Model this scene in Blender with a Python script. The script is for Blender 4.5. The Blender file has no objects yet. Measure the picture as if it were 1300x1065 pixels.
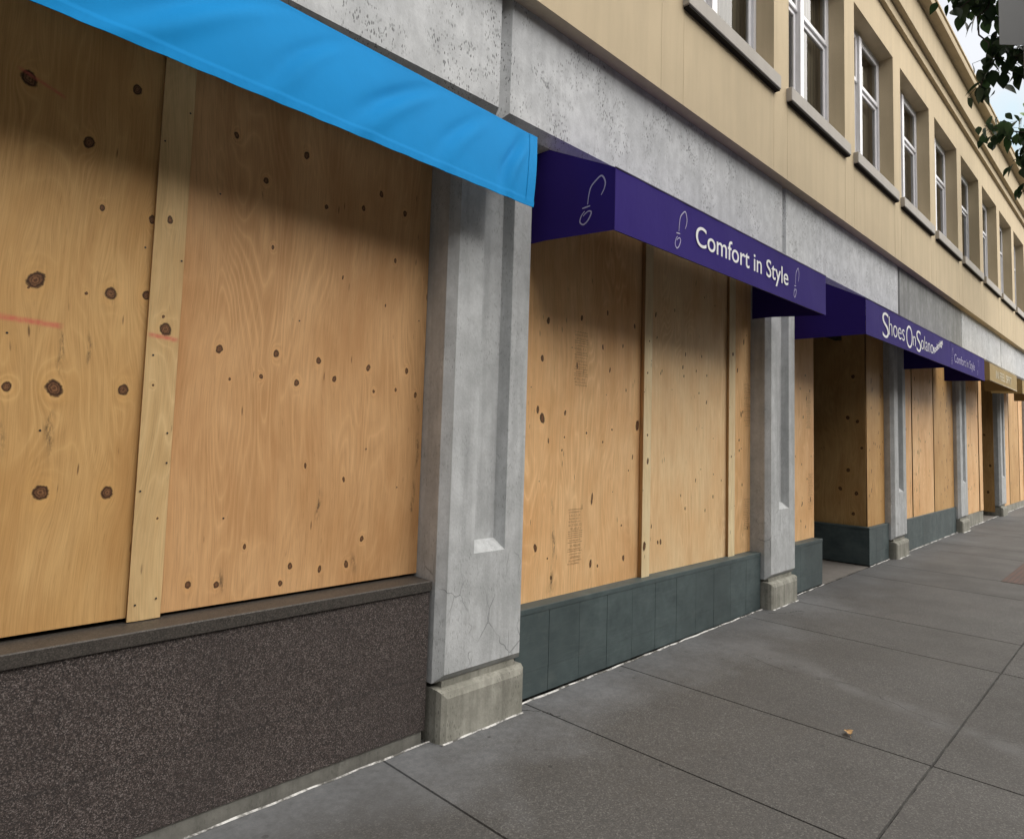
import bpy, bmesh, math, random
import numpy as np
from mathutils import Vector, Matrix
random.seed(7); RNG = np.random.default_rng(7)
scene = bpy.context.scene
COL = scene.collection
R = math.radians
GS = 0.00403                      # the pavement climbs gently along the street
def gz(x): return GS * x

# ------------------------------------------------------------------ helpers
def link(name, me, mats=None, parent=None):
    o = bpy.data.objects.new(name, me); COL.objects.link(o)
    if mats is not None:
        for m in (mats if isinstance(mats, (list, tuple)) else [mats]): me.materials.append(m)
    if parent is not None: o.parent = parent
    return o
def tag(o, label=None, cat=None, group=None, kind=None):
    if label: o['label'] = label
    if cat: o['category'] = cat
    if group: o['group'] = group
    if kind: o['kind'] = kind
    return o
def empty(name, label, cat, group=None, loc=(0, 0, 0)):
    o = bpy.data.objects.new(name, None); COL.objects.link(o)
    o.location = loc; o.empty_display_size = .2
    return tag(o, label, cat, group)
class MB:
    """collects polygons in world space; built as one mesh"""
    def __init__(s): s.v = []; s.f = []; s.m = []; s.sm = []
    def poly(s, pts, m=0, smooth=False):
        n = len(s.v); s.v += [tuple(p) for p in pts]; s.f.append(tuple(range(n, n + len(pts)))); s.m.append(m); s.sm.append(smooth)
    def add(s, vs, fs, m=0, smooth=False):
        n = len(s.v); s.v += [tuple(p) for p in vs]
        for f in fs: s.f.append(tuple(i + n for i in f)); s.m.append(m); s.sm.append(smooth)
    def box(s, x0, x1, y0, y1, z0, z1, m=0, ch=0.0, sk=0.0):
        """box; ch chamfers every edge of the box"""
        bm = bmesh.new(); bmesh.ops.create_cube(bm, size=1)
        for v in bm.verts:
            v.co = Vector(((x0 + x1) / 2 + v.co.x * (x1 - x0), (y0 + y1) / 2 + v.co.y * (y1 - y0), (z0 + z1) / 2 + v.co.z * (z1 - z0)))
            v.co.z += sk * (v.co.x - x0)
        if ch: bmesh.ops.bevel(bm, geom=bm.edges[:], offset=ch, segments=1, profile=.5, affect='EDGES')
        bm.verts.index_update()
        s.add([v.co[:] for v in bm.verts], [[v.index for v in f.verts] for f in bm.faces], m); bm.free()
    def tube(s, pts, r0, r1, m=0, n=8):
        pts = [Vector(p) for p in pts]; rings = []
        for i, p in enumerate(pts):
            t = (pts[min(i + 1, len(pts) - 1)] - pts[max(i - 1, 0)]).normalized()
            a = t.orthogonal().normalized() if i == 0 else (pa - t * pa.dot(t)).normalized()
            pa = a; b = t.cross(a); r = r0 + (r1 - r0) * i / (len(pts) - 1)
            rings.append([p + (a * math.cos(2 * math.pi * k / n) + b * math.sin(2 * math.pi * k / n)) * r for k in range(n)])
        vs = [q for ring in rings for q in ring]; fs = []
        for i in range(len(rings) - 1):
            for k in range(n):
                fs.append((i * n + k, i * n + (k + 1) % n, (i + 1) * n + (k + 1) % n, (i + 1) * n + k))
        fs.append(tuple(range(n - 1, -1, -1))); fs.append(tuple((len(rings) - 1) * n + k for k in range(n)))
        s.add(vs, fs, m, True)
    def build(s, name, mats, parent=None, off=(0, 0, 0)):
        me = bpy.data.meshes.new(name)
        ox, oy, oz = off
        me.from_pydata([(a - ox, b - oy, c - oz) for a, b, c in s.v], [], s.f); me.update()
        me.polygons.foreach_set('material_index', s.m); me.polygons.foreach_set('use_smooth', s.sm)
        o = link(name, me, mats, parent)
        if parent is None: o.location = off
        return o

# ------------------------------------------------------------------ materials
class N:
    def __init__(s, name, rough=.8, spec=.3):
        s.mat = bpy.data.materials.new(name); s.mat.use_nodes = True
        s.nt = s.mat.node_tree; s.b = s.nt.nodes['Principled BSDF']
        s.b.inputs['Roughness'].default_value = rough; s.b.inputs['Specular IOR Level'].default_value = spec
        s._c = None
    def n(s, t, **k):
        nd = s.nt.nodes.new(t)
        for a, b in k.items():
            if a.startswith('i_'): nd.inputs[a[2:].replace('_', ' ')].default_value = b
            else: setattr(nd, a, b)
        return nd
    def l(s, a, b): s.nt.links.new(a, b); return b
    def co(s):
        if s._c is None: s._c = s.n('ShaderNodeTexCoord').outputs['Object']
        return s._c
    def map(s, scale=(1, 1, 1), loc=(0, 0, 0), src=None):
        m = s.n('ShaderNodeMapping'); m.inputs['Scale'].default_value = scale; m.inputs['Location'].default_value = loc
        s.l(src or s.co(), m.inputs['Vector']); return m.outputs[0]
    def noise(s, sc, det=4, rough=.55, vec=None, dist=0):
        t = s.n('ShaderNodeTexNoise'); t.inputs['Scale'].default_value = sc; t.inputs['Detail'].default_value = det
        t.inputs['Roughness'].default_value = rough; t.inputs['Distortion'].default_value = dist
        s.l(vec or s.co(), t.inputs['Vector']); return t.outputs['Fac']
    def voro(s, sc, vec=None, out='Distance', feature='F1'):
        t = s.n('ShaderNodeTexVoronoi'); t.feature = feature; t.inputs['Scale'].default_value = sc
        s.l(vec or s.co(), t.inputs['Vector']); return t.outputs[out]
    def ramp(s, src, stops, interp='LINEAR'):
        r = s.n('ShaderNodeValToRGB'); r.color_ramp.interpolation = interp; e = r.color_ramp.elements
        while len(e) < len(stops): e.new(.5)
        for i, (p, c) in enumerate(stops):
            e[i].position = p; e[i].color = (c, c, c, 1) if isinstance(c, (int, float)) else (*c, 1)
        s.l(src, r.inputs[0]); return r.outputs[0]
    def mix(s, fac, a, b, mode='MIX'):
        m = s.n('ShaderNodeMix'); m.data_type = 'RGBA'; m.blend_type = mode; m.clamp_factor = True
        for idx, v in ((0, fac), (6, a), (7, b)):
            if isinstance(v, (int, float)): m.inputs[idx].default_value = v if idx == 0 else (v, v, v, 1)
            elif isinstance(v, tuple): m.inputs[idx].default_value = (*v, 1)
            else: s.l(v, m.inputs[idx])
        return m.outputs[2]
    def math(s, op, a, b=0.0, c=None, clamp=False):
        m = s.n('ShaderNodeMath'); m.operation = op; m.use_clamp = clamp
        for i, v in enumerate((a, b) if c is None else (a, b, c)):
            if isinstance(v, (int, float)): m.inputs[i].default_value = v
            else: s.l(v, m.inputs[i])
        return m.outputs[0]
    def attr(s, name, out='Fac'):
        a = s.n('ShaderNodeAttribute'); a.attribute_name = name; return a.outputs[out]
    def xyz(s, src=None):
        x = s.n('ShaderNodeSeparateXYZ'); s.l(src or s.co(), x.inputs[0]); return x.outputs
    def comb(s, x, y, z):
        c = s.n('ShaderNodeCombineXYZ')
        for i, v in enumerate((x, y, z)):
            if isinstance(v, (int, float)): c.inputs[i].default_value = v
            else: s.l(v, c.inputs[i])
        return c.outputs[0]
    def col(s, v):
        if isinstance(v, tuple): s.b.inputs['Base Color'].default_value = (*v, 1)
        else: s.l(v, s.b.inputs['Base Color'])
        return s
    def rough(s, v): s.l(v, s.b.inputs['Roughness'])
    def bump(s, h, strength=.3, dist=.01):
        b = s.n('ShaderNodeBump'); b.inputs['Strength'].default_value = strength; b.inputs['Distance'].default_value = dist
        s.l(h, b.inputs['Height']); s.l(b.outputs[0], s.b.inputs['Normal'])

def concrete(name, c0, c1, pits=.5, streak=.5, crack=0.0):
    m = N(name, .85, .25)
    big = m.noise(2.2, 5, .6); fine = m.noise(60, 4, .7)
    st = m.noise(1, 4, .6, m.map((16, 16, .9)))
    base = m.mix(m.ramp(big, [(.3, 0.0), (.7, 1.0)]), c0, c1)
    base = m.mix(m.math('MULTIPLY', m.ramp(st, [(.45, 0.0), (.75, 1.0)]), streak), base, tuple(v * .55 for v in c0))
    base = m.mix(m.math('MULTIPLY', m.ramp(fine, [(.3, 0.0), (.75, 1.0)]), .22), base, tuple(min(1, v * 1.35) for v in c1))
    mot = m.noise(9, 5, .65, m.map((1, 1, .8), (2, 8, 3)))
    base = m.mix(m.ramp(mot, [(.38, .42), (.6, 0.0)]), base, tuple(v * .74 for v in c0))
    # small dark pits and drip marks gathered in patches
    pv = m.voro(1, m.map((100, 100, 34)))
    patch = m.ramp(m.noise(3.1, 3, .5, m.map((1.2, 1.2, .8), (3, 1, 5))), [(.42, 0.0), (.58, 1.0)])
    sel = m.ramp(m.noise(30, 2, .5), [(.45, 0.0), (.54, 1.0)])
    pm = m.math('MULTIPLY', m.math('MULTIPLY', m.ramp(pv, [(.26, 1.0), (.42, 0.0)]), patch), sel)
    pm = m.math('MULTIPLY', pm, pits)
    base = m.mix(pm, base, tuple(v * .36 for v in c0))
    h = fine
    if crack:
        wv = m.noise(4, 3, .6); wm = m.n('ShaderNodeVectorMath'); wm.operation = 'ADD'
        m.l(m.map((7, 7, 3.2)), wm.inputs[0]); m.l(m.comb(wv, wv, wv), wm.inputs[1])
        cv = m.voro(1.0, m.map((1, 1, 1), src=wm.outputs[0]), feature='DISTANCE_TO_EDGE')
        zone = m.ramp(m.xyz()[2], [(0.85, 1.0), (1.0, 0.0)])
        zone = m.math('MULTIPLY', zone, m.ramp(m.noise(5, 2, .5), [(.48, 0.0), (.6, 1.0)]))
        cm = m.math('MULTIPLY', m.math('MULTIPLY', m.ramp(cv, [(0.0, 1.0), (.022, 0.0)]), zone), crack)
        base = m.mix(cm, base, tuple(v * .4 for v in c0))
    m.col(base); m.bump(m.math('SUBTRACT', h, pm), .25, .006)
    return m.mat
M = {}
M['pier'] = concrete('pier_concrete', (.45, .465, .47), (.61, .625, .635), .35, .55, .8)
M['panel'] = concrete('panel_concrete', (.49, .505, .52), (.67, .685, .70), 1.0, .35)
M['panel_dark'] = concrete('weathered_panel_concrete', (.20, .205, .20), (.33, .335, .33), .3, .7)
M['base'] = concrete('base_concrete', (.22, .215, .18), (.42, .41, .36), .5, .8)
M['curb'] = concrete('curb_concrete', (.25, .25, .23), (.42, .42, .40), .3, .3)

M['curb_dark'] = concrete('dark_curb_concrete', (.14, .135, .12), (.24, .235, .21), .3, .8)
def stucco(name, c):
    m = N(name, .9, .2)
    st = m.noise(1, 4, .6, m.map((7, 7, .7)))
    b = m.mix(m.ramp(st, [(.42, 0.0), (.78, .5)]), c, tuple(v * .70 for v in c))
    b = m.mix(m.ramp(m.noise(1.4, 4, .6), [(.35, 0.0), (.7, .35)]), b, tuple(v * .78 for v in c))
    f = m.noise(180, 3, .6)
    b = m.mix(m.ramp(f, [(.3, .18), (.6, 0.0)]), b, tuple(v * .6 for v in c))
    m.col(b); m.bump(f, .25, .004); return m.mat
M['stucco'] = stucco('cream_stucco', (.62, .51, .345))
M['stucco_trim'] = stucco('trim_stucco', (.56, .46, .31))
M['sill'] = stucco('grey_sill', (.52, .49, .45))

m = N('granite', .45, .4)
v1 = m.voro(300, out='Color'); v1 = m.xyz(v1)[0]
b = m.ramp(v1, [(0, (.02, .018, .017)), (.35, (.045, .036, .033)), (.55, (.085, .065, .058)), (.78, (.15, .12, .108)), (.95, (.30, .26, .245))])
v2 = m.xyz(m.voro(480, out='Color'))[1]
b = m.mix(m.ramp(v2, [(.5, 0.0), (.85, .8)]), b, (.02, .018, .019))
b = m.mix(m.ramp(m.noise(2, 4, .6), [(.35, 0.0), (.7, .45)]), b, (.05, .042, .04))
X_ = m.xyz()
def line_mask(m, src, pos, w):      # thin joint at a given coordinate
    return m.ramp(m.math('ABSOLUTE', m.math('SUBTRACT', src, pos)), [(0, 1.0), (w * .6, 1.0), (w, 0.0)])
for px_ in (0.62, 1.17, 1.72): b = m.mix(m.math('MULTIPLY', line_mask(m, X_[0], px_, .004), .5), b, (.02, .02, .02))
b = m.mix(m.math('MULTIPLY', line_mask(m, X_[2], .34, .005), .45), b, (.02, .02, .02))
m.col(b); M['granite'] = m.mat
m = N('granite_ledge', .5, .4)
b = m.ramp(m.xyz(m.voro(260, out='Color'))[0], [(0, (.022, .02, .018)), (.6, (.055, .048, .042)), (1, (.10, .09, .078))])
b = m.mix(m.ramp(m.noise(6, 5, .7), [(.4, 0.0), (.7, .55)]), b, (.07, .06, .052))
m.col(b); M['ledge'] = m.mat

m = N('slate', .55, .35)
n1 = m.noise(5, 5, .65); n2 = m.noise(1, 4, .7, m.map((8, 8, 60)))
tile = m.xyz(m.n('ShaderNodeTexWhiteNoise').outputs['Color'])[0] if False else m.noise(1, 0, .5, m.map((2.1, 1, .9), (5, 0, 2)))
b = m.mix(m.ramp(n1, [(.3, 0.0), (.7, 1.0)]), (.052, .073, .076), (.10, .132, .135))
b = m.mix(m.ramp(n2, [(.5, 0.0), (.75, .5)]), b, (.13, .155, .155))
b = m.mix(m.ramp(tile, [(.4, 0.0), (.6, .5)]), b, (.05, .066, .068))
b = m.mix(m.ramp(m.noise(3.5, 4, .7, m.map((1, 1, 1.5), (8, 0, 0))), [(.6, 0.0), (.8, .35)]), b, (.16, .18, .17))
m.col(b); m.bump(n1, .2, .006); M['slate'] = m.mat

# plywood: 'warp' bends the grain round the knots, 'knot' and 'halo' mark them, 'mark' stains
def plywood(name, light, dark, gain=1.0):
    m = N(name, .62, .25)
    X, Y, Z = m.xyz()
    w = m.attr('warp'); seed = m.attr('seed'); k = m.attr('knot'); halo = m.attr('halo'); k = m.math('ADD', k, m.math('MULTIPLY', m.math('SUBTRACT', m.noise(75, 3, .6), .5), m.math('MULTIPLY', m.math('MINIMUM', m.math('MULTIPLY', k, 4.0), 1.0), .5))); mould = m.attr('mould'); red = m.attr('red')
    gx = m.math('ADD', X, m.math('ADD', w, Y))
    vec = m.comb(gx, seed, Z)
    fieldn = m.noise(1, 2, .45, m.map((3.6, 1, .62), src=vec), .3)
    ring = m.math('PINGPONG', m.math('MULTIPLY', m.math('ADD', fieldn, m.math('MULTIPLY', halo, .10)), 26.0), .5)
    lines = m.ramp(ring, [(0.0, 1.0), (.10, .45), (.30, 0.0)])
    pres = m.ramp(m.noise(1, 3, .5, m.map((2.0, 1, 1.4), (4, 3, 9), src=vec)), [(.42, 0.0), (.62, 1.0)])
    lines = m.math('MULTIPLY', lines, pres)
    fib = m.noise(1, 4, .7, m.map((230, 1, 5), src=vec)); fib2 = m.noise(1, 3, .6, m.map((42, 1, 1.3), (1, 7, 2), src=vec))
    tone = m.noise(1, 3, .6, m.map((3.0, 1, 1.6), (9, 2, 4), src=vec))
    b = m.mix(m.ramp(tone, [(.3, 0.0), (.72, 1.0)]), light, dark)
    b = m.mix(m.ramp(fib2, [(.42, .0), (.75, .22)]), b, tuple(v * .68 for v in dark))
    b = m.mix(m.ramp(fib, [(.35, .32), (.58, 0.0)]), b, tuple(v * .55 for v in dark))
    po = m.voro(1, m.map((260, 1, 9), (1, 4, 1), src=vec)); b = m.mix(m.math('MULTIPLY', m.ramp(po, [(.10, .5), (.22, 0.0)]), m.ramp(fib2, [(.4, 0.0), (.6, 1.0)])), b, tuple(v * .42 for v in dark))
    b = m.mix(m.math('MULTIPLY', lines, .38), b, (light[0] * 1.18, light[1] * 1.22, light[2] * 1.25))
    dl = m.ramp(ring, [(.34, 0.0), (.5, 1.0)])
    b = m.mix(m.math('MULTIPLY', m.math('MULTIPLY', dl, pres), .10), b, tuple(v * .6 for v in dark))
    stn = m.noise(1, 4, .65, m.map((5.5, 1, .8), (6, 2, 7), src=vec))
    b = m.mix(m.ramp(stn, [(.5, 0.0), (.74, .5)]), b, (dark[0] * .72, dark[1] * .60, dark[2] * .5))
    # slivers: short dark pitch streaks
    sl = m.voro(1, m.map((26, 1, 4.2), (2, 0, 3), src=vec))
    slm = m.math('MULTIPLY', m.ramp(sl, [(.05, 1.0), (.11, 0.0)]), m.ramp(m.noise(1, 1, .5, m.map((9, 1, 2.5), (3, 3, 3), src=vec)), [(.52, 0.0), (.58, 1.0)]))
    b = m.mix(m.math('MULTIPLY', slm, .75), b, (.10, .045, .02))
    b = m.mix(m.math('MULTIPLY', halo, m.ramp(m.noise(30, 3, .6), [(.35, .05), (.7, .45)])), b, (light[0] * 1.1, light[1] * 1.0, light[2] * .8))
    kr = m.noise(160, 3, .6)
    kr = m.math('MULTIPLY_ADD', m.math('PINGPONG', m.math('MULTIPLY', k, 7.0), 1.0), .35, m.math('MULTIPLY', kr, .65))
    kc = m.mix(m.ramp(kr, [(.35, 0.0), (.65, 1.0)]), (.09, .04, .018), (.25, .12, .055))
    b = m.mix(m.ramp(k, [(.35, 0.0), (.6, 1.0)]), b, kc)
    rim = m.ramp(k, [(.30, 0.0), (.47, 1.0), (.62, 1.0), (.8, 0.0)])
    b = m.mix(m.math('MULTIPLY', rim, .8), b, (.035, .015, .008))
    mm = m.math('MULTIPLY', mould, m.ramp(m.noise(1, 4, .8, m.map((75, 40, 22))), [(.42, 0.0), (.6, 1.0)]))
    b = m.mix(mm, b, (.05, .035, .022))
    b = m.mix(m.math('MULTIPLY', red, m.ramp(m.noise(55, 3, .6), [(.3, .35), (.6, .75)])), b, (.62, .13, .10))
    m.col(b); m.bump(fib, .12, .002); m.rough(m.ramp(fib2, [(.3, .5), (.7, .72)]))
    return m.mat
M['ply_yellow'] = plywood('plywood_yellow', (.68, .425, .18), (.53, .29, .10))
M['ply_pink'] = plywood('plywood_pinkish', (.74, .445, .215), (.56, .30, .125))
M['ply_pale'] = plywood('plywood_pale', (.93, .69, .40), (.85, .54, .265))
M['ply_strip'] = plywood('plywood_strip', (.74, .53, .27), (.60, .39, .175))
M['ply_strip_pale'] = plywood('plywood_strip_pale', (.92, .76, .48), (.84, .64, .36))
M['ply_orange'] = plywood('plywood_orange', (.93, .615, .32), (.78, .435, .185))
m = N('ply_edge', .8, .1); m.col(m.mix(m.ramp(m.noise(1, 2, .5, m.map((3, 400, 3))), [(.4, 0.0), (.6, 1.0)]), (.46, .27, .12), (.66, .44, .24))); M['ply_edge'] = m.mat
m = N('screw_steel', .4, .5); m.col((.035, .03, .028)); M['screw'] = m.mat
m = N('stamp_ink', .8, .1); m.col(m.mix(m.ramp(m.noise(140, 2, .5), [(.4, 0.0), (.62, 1.0)]), (.10, .055, .03), (.36, .22, .11))); M['ink'] = m.mat

def fabric(name, c, weave=.12, wr=.35):
    m = N(name, .75, .2)
    m.b.inputs['Specular IOR Level'].default_value = .12
    n = m.noise(2.5, 4, .6); w = m.noise(900, 1, .5)
    b = m.mix(m.ramp(n, [(.35, 0.0), (.7, .35)]), c, tuple(v * .74 for v in c))
    b = m.mix(m.math('MULTIPLY', m.ramp(w, [(.4, 0.0), (.6, 1.0)]), weave), b, tuple(min(1, v * 1.5 + .01) for v in c))
    m.col(b); m.bump(m.noise(7, 3, .5, m.map((1, 1, .6))), wr, .02); return m.mat
M['purple'] = fabric('purple_canvas', (.030, .015, .17), .06, .2)
M['blue'] = fabric('turquoise_canvas', (.002, .22, .54), .12, .12)
M['gold'] = fabric('gold_canvas', (.42, .31, .145))
m = N('piping', .5, .3); m.col((.17, .16, .24)); M['piping'] = m.mat
m = N('gold_piping', .6, .3); m.col((.62, .56, .42)); M['gold_piping'] = m.mat
m = N('white_letter', .6, .3); m.col((.86, .86, .88)); M['letter'] = m.mat
m = N('lilac_emblem', .6, .3); m.col((.42, .39, .58)); M['emblem'] = m.mat
m = N('cream_letter', .6, .3); m.col((.72, .66, .50)); M['cream_letter'] = m.mat
m = N('awning_tube', .5, .3); m.col((.05, .05, .05)); M['tube'] = m.mat
m = N('window_paint', .4, .4); m.col(m.mix(m.ramp(m.noise(9, 4, .6), [(.4, 0.0), (.8, .4)]), (.80, .80, .84), (.62, .62, .64))); M['frame'] = m.mat
m = N('curtain', .9, .1); st = m.noise(1, 2, .5, m.map((40, 40, .2))); m.col(m.mix(m.ramp(st, [(.4, 0.0), (.6, 1.0)]), (.22, .175, .13), (.44, .36, .27))); M['curtain'] = m.mat
m = N('window_glass', .03, .5)
g = m.n('ShaderNodeBsdfGlossy'); g.inputs['Roughness'].default_value = .02; t = m.n('ShaderNodeBsdfTransparent'); t.inputs[0].default_value = (.72, .76, .75, 1)
fr = m.n('ShaderNodeFresnel'); fr.inputs[0].default_value = 1.52; mx = m.n('ShaderNodeMixShader')
m.l(m.math('MULTIPLY_ADD', fr.outputs[0], 1.0, .01, True), mx.inputs[0]); m.l(t.outputs[0], mx.inputs[1]); m.l(g.outputs[0], mx.inputs[2])
m.l(mx.outputs[0], m.nt.nodes['Material Output'].inputs[0]); M['glass'] = m.mat
m = N('dark_room', .9, .05); m.col((.03, .027, .024)); M['dark'] = m.mat
m = N('paper', .8, .2); m.col((.62, .58, .60)); M['paper'] = m.mat
m = N('roof_felt', .9, .1); m.col((.12, .11, .10)); M['roof'] = m.mat
m = N('sealant', .7, .3); m.col(m.mix(m.ramp(m.noise(11, 4, .7), [(.42, 0.0), (.56, 1.0)]), (.12, .115, .105), (.66, .65, .63))); M['sealant'] = m.mat

# pavement: exposed aggregate, paler near the building, with a dried water trail
m = N('pavement', .7, .35)
X, Y, Z = m.xyz()
ag = m.xyz(m.voro(170, out='Color'))[0]
b = m.ramp(ag, [(0, (.060, .058, .056)), (.55, (.086, .083, .079)), (.85, (.122, .117, .111)), (1, (.19, .183, .172))])
fn = m.noise(330, 2, .6); b = m.mix(m.ramp(fn, [(.4, 0.0), (.65, .5)]), b, (.038, .036, .034))
wob = m.noise(1.7, 4, .6)
near = m.math('ADD', Y, m.math('MULTIPLY_ADD', wob, 1.5, -.75))
nearm = m.math('MULTIPLY', m.ramp(m.math('MULTIPLY', near, .3), [(.62, 0.0), (.82, 1.0)]), m.ramp(m.math('MULTIPLY', X, .05), [(.1, .72), (.5, .35)]))
sm = m.noise(25, 4, .6)
pale = m.mix(m.ramp(sm, [(.3, 0.0), (.7, 1.0)]), (.17, .178, .19), (.27, .28, .295))
b = m.mix(nearm, b, pale)
# trail: x as a function of y, about 6 cm wide
tx = m.math('ADD', m.math('MULTIPLY_ADD', Y, .30, 4.31), m.math('MULTIPLY_ADD', m.noise(1.3, 2, .5), .5, -.25))
dd = m.math('ABSOLUTE', m.math('SUBTRACT', X, tx))
tr = m.math('MULTIPLY', m.ramp(dd, [(.03, 1.0), (.15, 0.0)]), m.ramp(m.noise(7, 3, .6), [(.35, .15), (.6, .65)]))
b = m.mix(m.math('MULTIPLY', tr, .7), b, (.17, .17, .175))
b = m.mix(m.ramp(m.noise(.9, 5, .65, m.map((1, 1, 1), (4, 9, 1))), [(.42, 0.0), (.72, .5)]), b, (.052, .047, .042))
sp = m.voro(5.5); spm = m.math('MULTIPLY', m.ramp(sp, [(.05, 1.0), (.085, 0.0)]), m.ramp(m.noise(3, 1, .5), [(.52, 0.0), (.56, .75)]))
b = m.mix(spm, b, (.02, .02, .02))
isl = m.n('ShaderNodeNewGeometry').outputs['Random Per Island']
b = m.mix(m.math('MULTIPLY', isl, .38), b, (.055, .053, .05))
g2 = m.voro(9.0, m.map((1, 1, 1), (3, 1, 0))); g2m = m.math('MULTIPLY', m.ramp(g2, [(.10, 1.0), (.14, 0.0)]), m.ramp(m.noise(4, 1, .5, m.map((1, 1, 1), (8, 8, 0))), [(.56, 0.0), (.60, .5)]))
b = m.mix(g2m, b, (.035, .034, .033))
m.col(b); m.bump(ag, .25, .003); m.rough(m.ramp(m.noise(2, 3, .5), [(.3, .6), (.7, .8)])); M['pavement'] = m.mat
m = N('joint_fill', .9, .1); m.col(m.mix(m.ramp(m.noise(6, 3, .6), [(.45, 0.0), (.6, 1.0)]), (.022, .021, .02), (.12, .118, .11))); M['joint'] = m.mat
m = N('asphalt', .85, .25); m.col(m.ramp(m.noise(150, 3, .7), [(.3, .03), (.7, .07)])); M['asphalt'] = m.mat
m = N('entrance_floor', .7, .3); m.col(m.mix(m.noise(6, 4, .6), (.13, .12, .11), (.24, .22, .20))); M['floor'] = m.mat
m = N('brick_paving', .8, .2); br = m.n('ShaderNodeTexBrick'); br.inputs['Scale'].default_value = 5; br.inputs['Color1'].default_value = (.125, .075, .062, 1); br.inputs['Color2'].default_value = (.10, .07, .062, 1); br.inputs['Mortar'].default_value = (.06, .055, .05, 1)
m.l(m.co(), br.inputs['Vector']); m.col(br.outputs[0]); M['brick'] = m.mat
m = N('earth', .95, .1); m.col(m.mix(m.noise(.4, 4, .6), (.07, .065, .055), (.12, .11, .09))); M['earth'] = m.mat
m = N('bark', .9, .1); m.col(m.mix(m.noise(1, 5, .7, m.map((30, 30, 5))), (.035, .028, .024), (.11, .09, .075))); m.bump(m.noise(1, 5, .7, m.map((30, 30, 5))), .6, .02); M['bark'] = m.mat
def leafmat(name, c0, c1):
    m = N(name, .5, .35); r = m.n('ShaderNodeNewGeometry').outputs['Random Per Island']
    m.col(m.mix(r, c0, c1)); m.b.inputs['Transmission Weight'].default_value = 0
    tl = m.n('ShaderNodeBsdfTranslucent'); m.l(m.mix(r, tuple(v * 1.3 for v in c0), tuple(v * 1.6 for v in c1)), tl.inputs[0])
    mx = m.n('ShaderNodeMixShader'); mx.inputs[0].default_value = .25
    m.l(m.b.outputs[0], mx.inputs[1]); m.l(tl.outputs[0], mx.inputs[2]); m.l(mx.outputs[0], m.nt.nodes['Material Output'].inputs[0]); return m.mat
M['leaf'] = leafmat('backlit_tone_leaf', (.012, .026, .010), (.03, .06, .018))  # leaf colour kept near black: the backlit silhouette is painted in
M['leaf_green'] = leafmat('sunlit_tone_leaf', (.05, .11, .02), (.16, .27, .06))  # sunlit brightness is put into this green leaf colour
m = N('dry_leaf', .7, .2); m.col(m.mix(m.noise(60, 3, .6), (.30, .16, .06), (.55, .38, .20))); M['dry'] = m.mat
m = N('sign_back', .5, .4); m.col(m.mix(m.noise(3, 3, .5), (.20, .205, .21), (.235, .24, .245))); M['sign'] = m.mat
m = N('galvanised', .4, .5); m.col((.35, .35, .35)); m.b.inputs['Metallic'].default_value = .7; M['pole'] = m.mat

# ------------------------------------------------------------------ setting: ground
def slab_sheet(name, x0, x1, ys, xs, z, mat, gap=.004, mats=None):
    mb = MB()
    for i in range(len(xs) - 1):
        for j in range(len(ys) - 1):
            a, b_, c, d = xs[i] + gap / 2, xs[i + 1] - gap / 2, ys[j] + gap / 2, ys[j + 1] - gap / 2
            e = .004
            top = [(a + e, c + e, gz(a) + z), (b_ - e, c + e, gz(b_) + z), (b_ - e, d - e, gz(b_) + z), (a + e, d - e, gz(a) + z)]
            low = [(a, c, gz(a) + z - .012), (b_, c, gz(b_) + z - .012), (b_, d, gz(b_) + z - .012), (a, d, gz(a) + z - .012)]
            mb.poly(top)
            for k in range(4): mb.poly([low[k], low[(k + 1) % 4], top[(k + 1) % 4], top[k]])
    return mb
XJ = [-8, -6.8, -5.8, -4.8, -3.85, -2.9, -1.93, -.96, .02, 1.0, 1.975, 2.98, 3.95, 5.88, 6.82]
while XJ[-1] < 44: XJ.append(XJ[-1] + (1.95 if len(XJ) % 2 else 1.0))
mb = slab_sheet('sidewalk', 0, 0, [-2.15, -.62, .885, 2.764], XJ, 0.0, None)
sw = mb.build('sidewalk', [M['pavement']]); tag(sw, 'grey speckled concrete pavement running along the storefronts', 'pavement', kind='structure')
mb = MB(); mb.poly([(-8.2, -2.16, gz(-8) - .011), (46, -2.16, gz(46) - .011), (46, 3.2, gz(46) - .011), (-8.2, 3.2, gz(-8) - .011)])
tag(mb.build('sidewalk_bed', [M['joint']]), 'dark joint filling between the pavement slabs', 'pavement joints', kind='structure')
mb = MB(); mb.box(-8.2, 46, -2.34, -2.162, -.25, -.002, ch=.015, sk=GS)
tag(mb.build('curb', [M['curb']]), 'pale concrete kerb at the edge of the pavement', 'kerb', kind='structure')
mb = MB(); mb.poly([(-60, -11, -.38), (90, -11, .22), (90, -2.33, .22), (-60, -2.33, -.38)])
tag(mb.build('road', [M['asphalt']]), 'dark asphalt road beyond the kerb', 'road', kind='structure')
mb = MB(); mb.poly([(-600, -600, -.45), (600, -600, -.45), (600, 600, -.45), (-600, 600, -.45)])
tag(mb.build('ground', [M['earth']]), 'flat ground reaching to the horizon', 'ground', kind='structure')
mb = MB(); mb.box(9.75, 13.4, .55, 1.45, -.02, .005, sk=0)
mb.v = [(x, y, z + gz(x)) for x, y, z in mb.v]
tag(mb.build('brick_patch', [M['brick']]), 'reddish brick paving patch set into the pavement at right', 'paving', kind='structure')

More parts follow.
